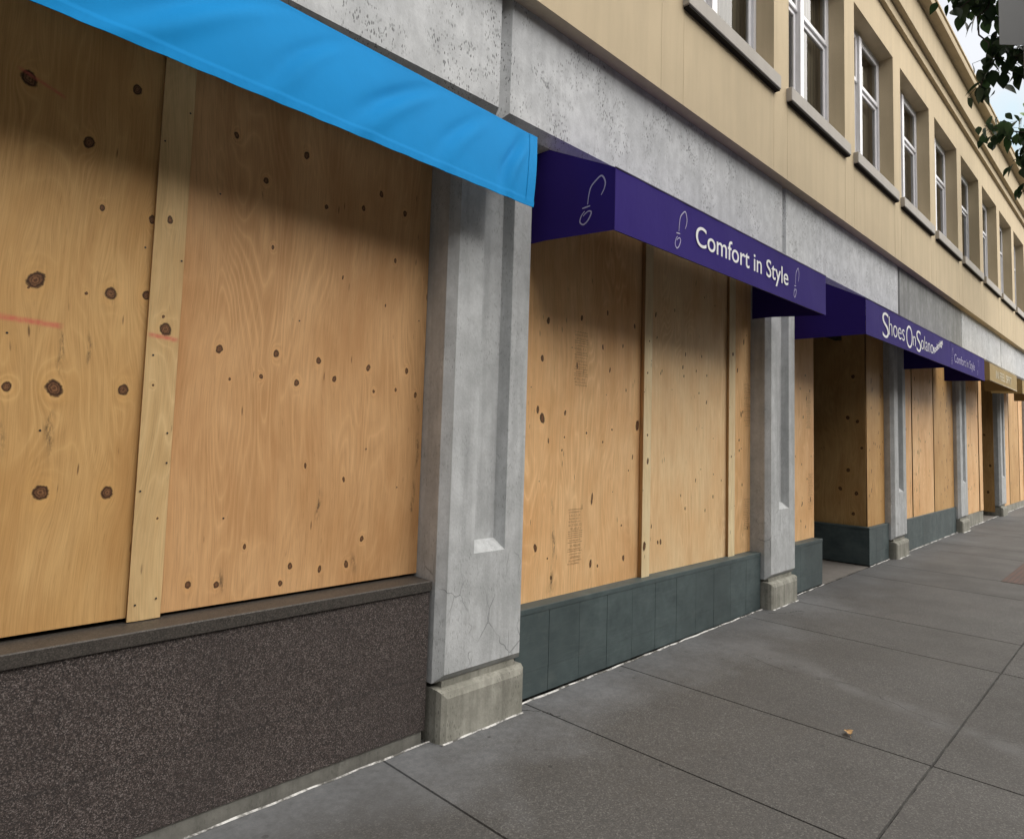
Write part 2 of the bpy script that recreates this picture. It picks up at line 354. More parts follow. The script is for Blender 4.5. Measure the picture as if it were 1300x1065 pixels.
mb = MB()
def crack(pts, w):
    g = random.Random(len(pts)); P = []
    for i in range(len(pts) - 1):
        for k in range(14):
            t = k / 14; P.append((pts[i][0] + (pts[i + 1][0] - pts[i][0]) * t + g.gauss(0, .006), pts[i][1] + (pts[i + 1][1] - pts[i][1]) * t + g.gauss(0, .006)))
    for i in range(len(P) - 1):
        (a, b_), (c, d) = P[i], P[i + 1]; L_ = math.hypot(c - a, d - b_) + 1e-6; nx_, ny_ = -(d - b_) / L_, (c - a) / L_; ww = w * g.uniform(.4, 1)
        z0_, z1_ = gz(a) + .0006, gz(c) + .0006
        mb.poly([(a - nx_ * ww, b_ - ny_ * ww, z0_), (c - nx_ * ww, d - ny_ * ww, z1_), (c + nx_ * ww, d + ny_ * ww, z1_), (a + nx_ * ww, b_ + ny_ * ww, z0_)])
crack([(4.86, 2.30), (4.74, 1.95), (4.83, 1.55), (4.66, 1.2), (4.55, .93)], .0022)
crack([(4.50, .84), (4.62, .6), (4.45, .35), (4.5, .0)], .0022)
crack([(6.15, 2.66), (6.32, 2.55), (6.5, 2.50)], .004); crack([(6.32, 2.55), (6.3, 2.4)], .003)
crack([(2.90, 2.70), (2.98, 2.62), (3.0, 2.5)], .004)
tag(mb.build('pavement_cracks', [M['joint']]), 'thin dark cracks wandering across the pavement slabs', 'cracks', kind='structure')

# ------------------------------------------------------------------ the building
PC = [-1.45, 2.582, 6.57, 10.61, 14.72, 18.88, 22.95, 27.0, 31.05, 35.1]      # pier centres
YP = 2.703; HW = .28
bld = empty('commercial_building', 'cream stucco building with grey concrete piers along the pavement', 'building', loc=(2.58, 2.7, 0))
BO = (2.58, 2.7, 0)
def part(mb, name, mats, parent=None, label=None):
    """child of the building (or of one of its parts); meshes are in world coordinates"""
    me_o = mb.build(name, mats)
    p = parent or bld; me_o.parent = p
    # keep world coordinates: shift by the building's origin
    if p is bld: me_o.matrix_parent_inverse = Matrix.Translation((-BO[0], -BO[1], -BO[2]))
    if label: me_o['label'] = label
    return me_o

# piers with a splayed recessed panel, and a bevelled foot block
def pier_mesh(c):
    mb = MB(); L, Rr = c - HW, c + HW; z0, z1 = .345, 3.42; y = YP
    ra, rb, t = c - .10, c + .135, .048; za, zb = .945, 3.15
    def fr(xa, xb, zz0, zz1): mb.poly([(xa, y, zz0), (xb, y, zz0), (xb, y, zz1), (xa, y, zz1)])
    fr(L, ra, z0, z1); fr(rb, Rr, z0, z1); fr(ra, rb, z0, za); fr(ra, rb, zb, z1)
    o = [(ra, y, za), (rb, y, za), (rb, y, zb), (ra, y, zb)]
    i_ = [(ra + .02, y + .065, za + .06), (rb - .029, y + .065, za + .06), (rb - .029, y + .065, zb - .04), (ra + .02, y + .065, zb - .04)]
    for k in range(4): mb.poly([o[k], o[(k + 1) % 4], i_[(k + 1) % 4], i_[k]])
    mb.poly(i_)
    g = .045
    mb.poly([(L - g, y + g, z0 - .045), (L, y, z0), (L, y, z1), (L - g, y + g, z1)])      # left chamfer
    mb.poly([(Rr, y, z0), (Rr + g, y + g, z0 - .045), (Rr + g, y + g, z1), (Rr, y, z1)])  # right chamfer
    mb.poly([(L - g, y + g, z0 - .045), (Rr + g, y + g, z0 - .045), (Rr, y, z0), (L, y, z0)])
    mb.poly([(L - g, y + .5, z0 - .045), (L - g, y + g, z0 - .045), (L - g, y + g, z1), (L - g, y + .5, z1)])
    mb.poly([(Rr + g, y + g, z0 - .045), (Rr + g, y + .5, z0 - .045), (Rr + g, y + .5, z1), (Rr + g, y + g, z1)])
    mb.poly([(L - g, y + .5, z0 - .045), (Rr + g, y + .5, z0 - .045), (Rr + g, y + g, z0 - .045), (L - g, y + g, z0 - .045)])
    return mb
def foot_mesh(c):
    mb = MB(); g = gz(c)
    bm = bmesh.new(); bmesh.ops.create_cube(bm, size=1)
    for v in bm.verts: v.co = Vector((c + v.co.x * .63, YP - .025 + .25 + v.co.y * .5, (g - .05 + .272) / 2 + v.co.z * (.272 - g + .05)))
    es = [e for e in bm.edges if all(v.co.y < YP + .1 for v in e.verts) and not all(v.co.z < .1 for v in e.verts)]
    bmesh.ops.bevel(bm, geom=es, offset=.042, segments=2, profile=.5, affect='EDGES'); bm.verts.index_update()
    mb.add([v.co[:] for v in bm.verts], [[v.index for v in f.verts] for f in bm.faces]); bm.free()
    mb.box(c - .27, c + .27, YP + .03, YP + .45, .27, .302)
    return mb
for c in PC:
    p_ = part(pier_mesh(c), 'pier', [M['pier']])
    f_ = foot_mesh(c).build('pier_foot', [M['base']]); f_.parent = p_

# concrete panels of the belt above the shopfronts
JX = [c * .98 for c in PC]
for i in range(len(JX) - 1):
    mb = MB(); a, b_ = JX[i] + .009, JX[i + 1] - .009; y = 2.65; z0, z1, ch = 3.385, 4.16, .058
    yb = y + ch
    F = [(a + ch, y, z0 + ch), (b_ - .012, y, z0 + ch), (b_ - .012, y, z1), (a + ch, y, z1)]
    Bk = [(a, yb, z0), (b_, yb, z0), (b_, yb, z1), (a, yb, z1)]
    mb.poly(F)
    for k in range(4): mb.poly([Bk[k], Bk[(k + 1) % 4], F[(k + 1) % 4], F[k]])
    mb.poly([(a, yb, z0), (b_, yb, z0), (b_, yb + .4, z0), (a, yb + .4, z0)])
    mb.poly([(a, yb + .4, z0), (a, yb, z0), (a, yb, z1), (a, yb + .4, z1)]); mb.poly([(b_, yb, z0), (b_, yb + .4, z0), (b_, yb + .4, z1), (b_, yb, z1)])
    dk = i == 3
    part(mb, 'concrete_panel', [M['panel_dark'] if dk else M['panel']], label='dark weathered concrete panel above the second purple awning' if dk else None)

# upper stucco wall with window openings
YW = 2.55; ZB = 4.13
W0, WP, WW = 6.33, 1.951, 1.605
wins = [W0 + WP * k for k in range(-4, 14)]
ZS, ZH, ZT = 5.03, 6.95, 7.47
mb = MB()
xs = [-6.0]
for w in wins: xs += [w, w + WW]
xs.append(34.0)
def wq(xa, xb, za, zb_, y=YW): mb.poly([(xa, y, za), (xb, y, za), (xb, y, zb_), (xa, y, zb_)])
for i in range(len(xs) - 1):
    a, b_ = xs[i], xs[i + 1]
    wq(a, b_, ZB, ZS); wq(a, b_, ZH, 7.60)
    if i % 2 == 0: wq(a, b_, ZS, ZH)
    else:
        d = .30
        mb.poly([(a, YW, ZS), (a, YW, ZH), (a, YW + d, ZH), (a, YW + d, ZS)]); mb.poly([(b_, YW, ZS), (b_, YW + d, ZS), (b_, YW + d, ZH), (b_, YW, ZH)])
        mb.poly([(a, YW, ZH), (b_, YW, ZH), (b_, YW + d, ZH), (a, YW + d, ZH)]); mb.poly([(a, YW, ZS), (a, YW + d, ZS), (b_, YW + d, ZS), (b_, YW, ZS)])
mb.poly([(-6, YW, ZB), (34, YW, ZB), (34, 3.2, ZB), (-6, 3.2, ZB)])                       # soffit over the belt
mb.poly([(34, YW, ZB), (34, YW, 8.1), (34, 12, 8.1), (34, 12, ZB)]); mb.poly([(-6, YW, ZB), (-6, 12, ZB), (-6, 12, 8.1), (-6, YW, 8.1)])
for w in wins:                                                                             # control joints under the sill ends
    for xj in (w - .035, w + WW + .0): mb.box(xj - .0015, xj + .0015, YW - .0012, YW + .01, ZB + .003, 4.9)
wall = part(mb, 'stucco_wall', [M['stucco']])
mb = MB(); mb.box(-6, 34, 3.12, 3.2, 3.0, 8.0); mb.box(-6, 34, 4.2, 12, .0, 4.0)
mb.box(-6, -5.98, 2.72, 3.4, 0, 4.13); mb.box(33.98, 34, 2.72, 3.4, 0, 4.13)
part(mb, 'inner_wall', [M['dark']])
mb = MB(); mb.box(-6, 34, 2.6, 12, 8.1, 8.14); part(mb, 'roof', [M['roof']])
# string courses and cornice
mb = MB()
def prof(pts, m_=0):
    for k in range(len(pts) - 1):
        (y0, z0), (y1, z1) = pts[k], pts[k + 1]
        mb.poly([(-6, y0, z0), (34, y0, z0), (34, y1, z1), (-6, y1, z1)], m_)
prof([(YW, 7.468), (2.493, 7.468), (2.493, 7.622), (2.416, 7.622), (2.416, 8.126), (2.33, 8.126)])
part(mb, 'string_course', [M['stucco_trim']])
mb = MB(); prof([(2.42, 8.127), (2.282, 8.127), (2.276, 8.16), (2.31, 8.165), (2.31, 8.34), (2.29, 8.345), (2.29, 8.375), (2.7, 8.38)])
part(mb, 'cornice', [M['stucco_trim']])

# sills and windows
for k, w in enumerate(wins):
    mb = MB(); mb.box(w - .055, w + WW + .04, 2.495, YW + .02, 4.91, 5.045, ch=.006); mb.box(w + .004, w + WW - .004, YW + .02, YW + .24, 5.02, 5.047)
    mb.box(w - .04, w + WW + .025, 2.503, YW + .01, 4.893, 4.912, m=1)
    part(mb, 'window_sill', [M['sill'], M['dark']])
    mb = MB(); a, b_ = w, w + WW; yf, yb = 2.725, 2.80; mid = (a + b_) / 2 - .08
    e = .0015
    mb.box(a + e, a + .055, yf, yb, 5.05, ZH - e); mb.box(b_ - .055, b_ - e, yf, yb, 5.05, ZH - e)
    mb.box(a + .055, b_ - .055, yf, yb, ZH - .06, ZH - e); mb.box(a + .055, b_ - .055, yf, yb, 5.05, 5.10)
    mb.box(mid - .045, mid + .045, yf - .03, yb, 5.10, ZH - .06)
    fo = part(mb, 'window', [M['frame']])
    for (xa, xb) in ((a + .055, mid - .045), (mid + .045, b_ - .055)):
        s = MB(); t_ = .05
        for (za, zb_, yo) in ((5.10, 6.26, .022), (6.26, ZH - .06, .0)):
            s.box(xa, xa + t_, yf + yo, yf + yo + .035, za, zb_, ch=.004); s.box(xb - t_, xb, yf + yo, yf + yo + .035, za, zb_, ch=.004)
            s.box(xa + t_, xb - t_, yf + yo, yf + yo + .035, za, za + .055, ch=.004); s.box(xa + t_, xb - t_, yf + yo, yf + yo + .035, zb_ - .05, zb_, ch=.004)
        so = s.build('sash', [M['frame']]); so.parent = fo
        g = MB(); g.poly([(xa + .045, yf + .038, 5.15), (xb - .045, yf + .038, 5.15), (xb - .045, yf + .038, 6.22), (xa + .045, yf + .038, 6.22)])
        g.poly([(xa + .045, yf + .016, 6.31), (xb - .045, yf + .016, 6.31), (xb - .045, yf + .016, ZH - .10), (xa + .045, yf + .016, ZH - .10)])
        go = g.build('pane', [M['glass']]); go.parent = fo
    g = MB(); n_ = 60
    for q in range(n_):
        xa = a + (b_ - a) * q / n_; xb = a + (b_ - a) * (q + 1) / n_
        ya = 2.855 + .01 * math.sin(q * 1.9 + k); yb2 = 2.855 + .01 * math.sin((q + 1) * 1.9 + k)
        g.poly([(xa, ya, 5.05), (xb, yb2, 5.05), (xb, yb2, ZH), (xa, ya, ZH)])
    co_ = g.build('curtain', [M['curtain']]); co_.parent = fo
    if k == 3:
        g = MB(); g.box(a + .52, a + .86, 2.806, 2.811, 5.12, 6.1)
        po = g.build('paper_blind', [M['paper']]); po.parent = fo

# storefront bases: granite at left, slate beyond
mb = MB(); mb.box(-1.12, 2.236, 2.765, 3.35, .072, .768); go = part(mb, 'granite_base', [M['granite']])
mb = MB(); mb.box(-1.12, 2.242, 2.752, 3.3, .771, .824, ch=.004); mb.build('granite_ledge', [M['ledge']]).parent = go
mb = MB(); mb.box(-1.12, 2.22, 2.772, 3.35, -.05, .070); mb.build('concrete_curb', [M['curb_dark']]).parent = go
def plinth(x0, x1, z1, y=2.785, right_end=True):
    mb = MB(); z0 = gz(x0) + .012
    nt = max(1, round((x1 - x0) / .30)); w = (x1 - x0) / nt; zs = z0 + .145
    for k in range(nt):
        a, b_ = x0 + k * w + .0012, x0 + (k + 1) * w - .0012; j = random.uniform(-.0008, .0008)
        mb.box(a, b_, y + j, y + .03, z0, zs - .001, ch=.0012); mb.box(a, b_, y + j - .001, y + .03, zs + .001, z1 - .036, ch=.0012)
    yb = 4.0 if x0 == 9.44 else 3.35
    mb.box(x0, x1, y + .028, yb, z0, z1 - .037)
    mb.box(x0, x1, y - .004, yb, z1 - .034, z1, ch=.002)
    return part(mb, 'slate_plinth', [M['slate']])
plinth(2.91, 6.24, .548)
plinth(6.90, 7.83, .536)
plinth(9.44, 10.28, .528, 2.775)
plinth(10.94, 14.39, .515, 2.78)
mb = MB(); mb.box(15.05, 17.0, 2.80, 3.4, 0, .30); mb.box(19.2, 26.6, 2.79, 3.4, 0, .235); mb.box(27.3, 33.9, 2.79, 3.4, 0, .235); part(mb, 'concrete_footing', [M['base']])
# entrance recesses: floors, returns
mb = MB()
for (xa, xb) in ((7.83, 9.44), (17.0, 18.56)):
    mb = MB(); mb.box(xa, xb, 2.79, 4.19, gz(xa) - .05, gz(xa) + .004); part(mb, 'entrance_floor', [M['floor']])
mb = MB(); mb.box(-6, 34, 2.94, 4.2, 3.30, 3.384); part(mb, 'shopfront_head', [M['dark']])

# ------------------------------------------------------------------ awnings
def text_mesh(txt, bold=0.0):
    cu = bpy.data.curves.new('lettering', 'FONT'); cu.body = txt; cu.size = 1; cu.offset = bold; cu.extrude = .002; cu.resolution_u = 6
    o = bpy.data.objects.new('tmp', cu); COL.objects.link(o)
    dg = bpy.context.evaluated_depsgraph_get(); dg.update()
    me = bpy.data.meshes.new_from_object(o.evaluated_get(dg)); bpy.data.objects.remove(o)
    vs = [v.co[:] for v in me.vertices]; fs = [tuple(p.vertices) for p in me.polygons]
    return vs, fs
def put_text(mb, txt, x0, x1, z0, z1, y, bold=0.0, rot=0.0):
    """lettering on the fascia plane; its bounding box is fitted to x0..x1, z0..z1"""
    vs, fs = text_mesh(txt, bold)
    ax, bx = min(v[0] for v in vs), max(v[0] for v in vs); ay, by = min(v[1] for v in vs), max(v[1] for v in vs)
    out = []
    for v in vs:
        u = (v[0] - ax) / (bx - ax) * (x1 - x0); w = (v[1] - ay) / (by - ay) * (z1 - z0)
        if rot: u, w = u * math.cos(rot) - w * math.sin(rot), u * math.sin(rot) + w * math.cos(rot)
        out.append((x0 + u, y - (.0015 if v[2] > 0 else 0.0), z0 + w))
    mb.add(out, fs)
def put_words(parent, txt, x0, x1, z0, z1, y, mat, bold=0.0):
    """a line of lettering, one mesh for each word"""
    mb = MB(); put_text(mb, txt, x0, x1, z0, z1, y, bold)
    iv = sorted((min(mb.v[i][0] for i in f), max(mb.v[i][0] for i in f)) for f in mb.f)
    em = (x1 - x0) / len(txt) * .42; runs = [list(iv[0])]
    for a, b in iv[1:]:
        if a > runs[-1][1] + em: runs.append([a, b])
        else: runs[-1][1] = max(runs[-1][1], b)
    for a, b in runs:
        w = MB()
        for f in mb.f:
            c = sum(mb.v[i][0] for i in f) / len(f)
            if a - 1e-4 <= c <= b + 1e-4: w.add([mb.v[i] for i in f], [tuple(range(len(f)))])
        w.build('lettering', mat).parent = parent
def stroke(pts, w):
    P = [Vector(p) for p in pts]; L, Rr = [], []
    for i, p in enumerate(P):
        t = (P[min(i + 1, len(P) - 1)] - P[max(0, i - 1)]).normalized(); n_ = Vector((-t.y, t.x))
        k = w * (.55 + .45 * math.sin(math.pi * (i + .5) / len(P)))
        L.append(p + n_ * k); Rr.append(p - n_ * k)
    return L, Rr
def smooth(pts, n=6):
    out = []
    for i in range(len(pts) - 1):
        p0, p1, p2, p3 = pts[max(i - 1, 0)], pts[i], pts[i + 1], pts[min(i + 2, len(pts) - 1)]
        for k in range(n):
            t = k / n
            out.append(tuple(.5 * (2 * p1[a] + (p2[a] - p0[a]) * t + (2 * p0[a] - 5 * p1[a] + 4 * p2[a] - p3[a]) * t * t + (3 * p1[a] - p0[a] - 3 * p2[a] + p3[a]) * t ** 3) for a in (0, 1)))
    out.append(pts[-1]); return out
E_ = lambda l: [((a - 990) / 118, (780 - b) / 372) for a, b in l]
EMB = [smooth(E_([(1090, 570), (1104, 520), (1107, 465), (1090, 410), (1062, 440), (1042, 480), (1033, 540), (1028, 618)])),
       E_([(1003, 641), (1020, 638), (1040, 635)]),
       smooth(E_([(1015, 668), (1000, 700), (993, 748), (1008, 778), (1026, 762), (1040, 725), (1046, 690), (1034, 676), (1018, 690), (1008, 708)]))]
def emblem(mb, f, W, H, w=.0042):
    for st in EMB:
        L, Rr = stroke([(u * W, v * H) for u, v in st], w)
        for i in range(len(L) - 1):
            mb.poly([f(*L[i]), f(*L[i + 1]), f(*Rr[i + 1]), f(*Rr[i])])
def drape(fn, nu, nv, mat, name, parent, thick=.0, sm=True):
    """a sheet sampled from fn(u, v) -> point"""
    mb = MB(); vs = [fn(i / nu, j / nv) for j in range(nv + 1) for i in range(nu + 1)]
    fs = [(j * (nu + 1) + i, j * (nu + 1) + i + 1, (j + 1) * (nu + 1) + i + 1, (j + 1) * (nu + 1) + i) for j in range(nv) for i in range(nu)]
    mb.add(vs, fs, 0, sm); o = mb.build(name, mat); o.parent = parent
    if thick: md = o.modifiers.new('thickness', 'SOLIDIFY'); md.thickness = thick; md.offset = 1
    return o
def awning(label, x0, x1, yf, zb_, zt, mat, pipe, group, side_z=.035, yl=2.69, yr=2.69):
    t = empty('awning', label, 'awning', group)
    yw = 2.69; zw = 3.365
    ph = random.uniform(0, 6)
    def rip(u, v): return .0022 * math.sin(u * (x1 - x0) * 5 + ph) * math.sin(v * 3.1) + .0012 * math.sin(u * (x1 - x0) * 17 + ph * 2) * v
    drape(lambda u, v: (x0 + u * (x1 - x0), yf + rip(u, v), zb_ + v * (zt - zb_)), 60, 6, mat, 'fascia', t, .003, False)
    drape(lambda u, v: (x0 + u * (x1 - x0), yf + .002 + v * (yw - yf), zt + v * (zw - zt) - .012 * math.sin(math.pi * v) * abs(math.sin(u * 9.4))), 40, 8, mat, 'roof_panel', t, .003, False)
    for x, ye in ((x0, yl), (x1, yr)):
        s = MB()
        ye = max(ye, yw + .001)
        O = [(yf + .001, zb_), (yw, zb_ + side_z), (ye, zb_ + side_z), (ye, zw - .002), (yw, zw - .002), (yf + .001, zt - .002)]
        s.poly([(x - .0015, b, c) for b, c in O][::-1]); s.poly([(x + .0015, b, c) for b, c in O])
        for q in range(6):
            (b0, c0_), (b1, c1_) = O[q], O[(q + 1) % 6]; s.poly([(x - .0015, b0, c0_), (x + .0015, b0, c0_), (x + .0015, b1, c1_), (x - .0015, b1, c1_)])
        s.build('side_panel', mat).parent = t
    p = MB(); r = .0055
    p.tube([(x0, yf - .002, zt + .002), (x1, yf - .002, zt + .002)], r, r)
    p.build('top_piping', pipe).parent = t
    p = MB(); r = .012
    p.tube([(x0 + .01, yf + .02, zb_ + .02), (x1 - .01, yf + .02, zb_ + .02)], r, r); p.tube([(x0 + .01, yf + .02, zt - .02), (x1 - .01, yf + .02, zt - .02)], r, r)
    for x in (x0 + .015, (x0 + x1) / 2, x1 - .015):
        p.tube([(x, yf + .02, zb_ + .03), (x, yf + .02, zt - .03), (x, yw, zw - .04)], r, r)
    p.build('frame', M['tube']).parent = t
    return t
PG = 'purple awnings over the storefronts'
y1 = 2.18
a1 = awning('purple awning nearest the turquoise canopy, lettered Comfort in Style', 2.985, 6.235, y1, 2.757, 3.118, M['purple'], M['piping'], PG, .035, 2.86, 2.87)
put_words(a1, 'Comfort in Style', 3.885, 5.385, 2.828, 3.012, y1 - .0045, M['letter'], .004)
for (xe, W, H, ze) in ((3.625, .145, .262, 2.80), (5.50, .11, .262, 2.80)):
    mb = MB(); emblem(mb, lambda u, v: (xe + u, y1 - .005, ze + v), W, H, .004); mb.build('emblem', M['emblem']).parent = a1
mb = MB(); emblem(mb, lambda u, v: (2.985 - .0025, 2.43 - u, 2.83 + v), .185, .265, .0048); mb.build('emblem', M['emblem']).parent = a1
y2 = 2.12
a2 = awning('purple awning over the recessed entrance, lettered Shoes On Solano', 7.16, 10.795, y2, 2.70, 3.062, M['purple'], M['piping'], PG, .0, 2.86, 2.69)
mb = MB(); yy = y2 - .0045
for s_, xa, xb, za, zb_ in (('S', 7.70, 7.92, 2.74, 3.015), ('hoes', 7.93, 8.53, 2.79, 2.99), ('O', 8.60, 8.86, 2.735, 3.0), ('n', 8.88, 9.0, 2.785, 2.90),
                            ('S', 9.04, 9.24, 2.735, 2.995), ('olano', 9.25, 9.84, 2.785, 2.96)): put_text(mb, s_, xa, xb, za, zb_, yy, -.012)
put_text(mb, 'Rockridge', 9.88, 10.40, 2.765, 2.875, yy, .02, R(20)); mb.build('lettering', M['letter']).parent = a2
y3 = 2.12
a3 = awning('farthest purple awning, lettered Comfort in Style, beside the gold awning', 10.803, 13.235, y3, 2.70, 3.062, M['purple'], M['piping'], PG, .02)
put_words(a3, 'Comfort in Style', 11.04, 12.43, 2.76, 2.92, y3 - .0045, M['emblem'], -.004)
for xe in (10.86, 12.62):
    mb = MB(); emblem(mb, lambda u, v: (xe + u, y3 - .005, 2.75 + v), .12, .24, .003); mb.build('emblem', M['emblem']).parent = a3
a4 = awning('gold awning with pale lettering next to the last purple awning', 13.88, 16.75, 2.15, 2.765, 3.07, M['gold'], M['gold_piping'], 'gold awnings', .02)
put_words(a4, 'IN FEEL SPRT', 14.45, 16.1, 2.84, 2.985, 2.1455, M['cream_letter'])
mb = MB(); mb.tube([(13.88, 2.148, 2.767), (16.75, 2.148, 2.767)], .007, .007); mb.build('bottom_piping', M['gold_piping']).parent = a4
a5 = awning('gold awning beyond the lettered gold one, at the right edge', 17.5, 20.5, 2.15, 2.765, 3.05, M['gold'], M['gold_piping'], 'gold awnings', .02)
mb = MB(); mb.tube([(17.5, 2.148, 2.767), (20.5, 2.148, 2.767)], .007, .007); mb.build('bottom_piping', M['gold_piping']).parent = a5

# turquoise canopy over the first bay
tq = empty('awning', 'bright turquoise canvas canopy hanging over the first boarded window', 'awning')
def tq_pt(u, v):         # v 0 bottom .. 1 top ; u along x
    xt = -1.3 + u * (2.76 + 1.3); xb = -1.3 + u * (2.60 + 1.3)
    x = xb + (xt - xb) * v
    zt = 3.333 + .022 * (2.78 - x); zb_ = 2.838 + .017 * (2.72 - x)
    z = zb_ + (zt - zb_) * v
    s = math.sin(math.pi * min(1, v * 1.05))
    y = 2.58 - .13 * (1 - v)
    y -= .020 * s * (.7 + .3 * math.sin(x * 1.7 + .6))
    for (xc, sl_, w_, a_) in ((2.62, .62, .035, .020), (2.30, .95, .05, .014), (1.95, 1.25, .06, .020), (1.45, 1.0, .045, .012), (1.12, 1.5, .07, .022), (.72, 1.1, .05, .014), (.45, .8, .04, .012), (.1, 1.3, .07, .02), (-.5, 1.0, .06, .02)):
        d = x - xc + sl_ * (1 - v) * .45 - .02 * math.sin(v * 6 + xc)
        y += 1.5 * a_ * math.exp(-(d / w_) ** 2) * s * (.35 + .65 * v)
        y -= a_ * 1.1 * math.exp(-((d - w_ * 1.6) / w_) ** 2) * s * (.35 + .65 * (1 - v))
    if v < .10: z += .0011 * math.sin(x * 37) * (1 - v / .10); y -= .003
    return (x, y, z)
drape(tq_pt, 300, 60, M['blue'], 'canopy_cloth', tq)
drape(lambda u, v: (lambda p: (p[0], p[1] - .0035 - .0007 * math.sin(u * 260) - .0005 * math.sin(u * 611), p[2]))(tq_pt(u, v * .062)), 300, 3, M['blue'], 'hem', tq)
drape(lambda u, v: (lambda p: (p[0], p[1] - .003, p[2]))(tq_pt(.984 + .016 * u, v)), 4, 30, M['blue'], 'side_hem', tq)
mb = MB(); mb.tube([(-1.3, 2.635, 3.40), (2.76, 2.635, 3.318)], .013, .013); mb.build('top_rail', M['tube']).parent = tq
mb = MB(); mb.poly([(-1.3, 2.62, 3.41), (2.77, 2.62, 3.325), (2.77, 2.72, 3.36), (-1.3, 2.72, 3.38)]); mb.build('top_flap', M['dark']).parent = tq

# ------------------------------------------------------------------ plywood boards
BG = 'plywood sheets boarding up the storefronts'
def board(name, label, x0, x1, z0, z1, y, mat, res, knots, seed, thick=.016, screws=(), moulds=(), reds=(), axis='x', cat='plywood sheet', group=BG):
    """knots (x, z, r[, squash]); axis 'y' boards stand across the street line (x is then the fixed plane)"""
    nx = max(2, int(round((x1 - x0) / res))); nz = max(2, int(round((z1 - z0) / res)))
    gx, gzv = np.meshgrid(np.linspace(x0, x1, nx + 1), np.linspace(z0, z1, nz + 1))
    warp = np.zeros_like(gx); kn = np.zeros_like(gx); halo = np.zeros_like(gx)
    rg = np.random.default_rng(seed)
    for kk in knots:
        kx, kz, r = kk[:3]; sq = kk[3] if len(kk) > 3 else 1.15
        a = rg.uniform(-.15, .15)
        dx = gx - kx; dz = (gzv - kz)
        d = np.sqrt((dx + a * dz) ** 2 + (dz / sq) ** 2)
        th = np.arctan2(dz, dx); wob = 1 + .045 * np.sin(2 * th + kx * 40) + .03 * np.sin(3 * th + kz * 50) + .02 * np.sin(5 * th + kx * 90)
        kn = np.maximum(kn, np.clip(1.25 - d / (r * wob) * .75, 0, 1.25))
        e = np.exp(-((dx / (r * 3.0)) ** 2 + (dz / (r * 6.5)) ** 2))
        warp += -np.sign(dx) * np.minimum(np.abs(dx), r * 1.6) * e * .85
        halo = np.maximum(halo, np.exp(-((dx / (r * 2.1)) ** 2 + (dz / (r * 3.2)) ** 2)))
    for f in range(4):
        warp += rg.uniform(.004, .014) * np.sin(gzv * rg.uniform(1.5, 6) + gx * rg.uniform(-3, 3) + rg.uniform(0, 6))
    mo = np.zeros_like(gx)
    for (mx_, ma, mb_, mw) in moulds:
        cx = mx_ + .012 * np.sin(gzv * 9) + .006 * np.sin(gzv * 31)
        env = np.clip((gzv - ma) / .08, 0, 1) * np.clip((mb_ - gzv) / .08, 0, 1)
        mo = np.maximum(mo, np.exp(-((gx - cx) / mw) ** 2) * env * (.55 + .45 * np.sin(gzv * 23 + seed)))
    rd = np.zeros_like(gx)
    for (ra, rb, za, zb_, rw) in reds:
        zc = za + (zb_ - za) * (gx - ra) / (rb - ra)
        rd = np.maximum(rd, np.clip((gx - ra) / .02, 0, 1) * np.clip((rb - gx) / .02, 0, 1) * np.clip(1.4 - np.abs(gzv - zc) / rw, 0, 1))
    n = gx.size; nv = n + 8
    co = np.zeros((nv, 3), np.float32)
    co[:n, 0] = gx.ravel(); co[:n, 1] = y; co[:n, 2] = gzv.ravel()
    bow = .0025 * np.sin(np.linspace(0, math.pi, nx + 1) + rg.uniform(-.5, .5))
    co[:n, 1] += np.tile(bow, nz + 1) * -1
    c8 = [(x0, y, z0), (x1, y, z0), (x1, y, z1), (x0, y, z1), (x0, y + thick, z0), (x1, y + thick, z0), (x1, y + thick, z1), (x0, y + thick, z1)]
    co[n:] = c8
    W = nx + 1
    i0 = (np.arange(nz)[:, None] * W + np.arange(nx)[None, :]).ravel()
    quads = np.stack([i0, i0 + 1, i0 + 1 + W, i0 + W], 1)
    q8 = np.array([(4, 5, 1, 0), (5, 6, 2, 1), (6, 7, 3, 2), (7, 4, 0, 3), (5, 4, 7, 6)]) + n
    quads = np.concatenate([quads, q8]); nf = len(quads)
    mi = np.zeros(nf, np.int32); mi[-5:] = 1
    extra_v, extra_f = [], []
    for (sx, sz) in screws:
        b0 = nv + len(extra_v)
        extra_v += [(sx + .0042 * math.cos(q * math.pi / 4), y - .0035, sz + .0042 * math.sin(q * math.pi / 4)) for q in range(8)]
        extra_f += [(b0, b0 + 1, b0 + 2, b0 + 3), (b0, b0 + 3, b0 + 4, b0 + 7), (b0 + 4, b0 + 5, b0 + 6, b0 + 7)]
    if extra_v:
        co = np.concatenate([co, np.array(extra_v, np.float32)]); quads = np.concatenate([quads, np.array(extra_f)]); mi = np.concatenate([mi, np.full(len(extra_f), 2, np.int32)])
    if axis == 'y':      # turn the board: its length runs along +y, its face looks towards -x
        co = co.copy(); xx, yy_ = co[:, 0].copy(), co[:, 1].copy(); co[:, 0] = yy_; co[:, 1] = xx
    nf = len(quads)
    me = bpy.data.meshes.new(name); me.vertices.add(len(co)); me.vertices.foreach_set('co', co.ravel())
    me.loops.add(nf * 4); me.loops.foreach_set('vertex_index', quads.astype(np.int32).ravel())
    me.polygons.add(nf); me.polygons.foreach_set('loop_start', np.arange(nf, dtype=np.int32) * 4)
    me.polygons.foreach_set('material_index', mi)
    me.update(calc_edges=True); me.validate()
    for an, arr in (('warp', warp), ('knot', kn), ('halo', halo), ('mould', mo), ('red', rd)):
        at = me.attributes.new(an, 'FLOAT', 'POINT'); full = np.zeros(len(co), np.float32); full[:n] = arr.ravel(); at.data.foreach_set('value', full)
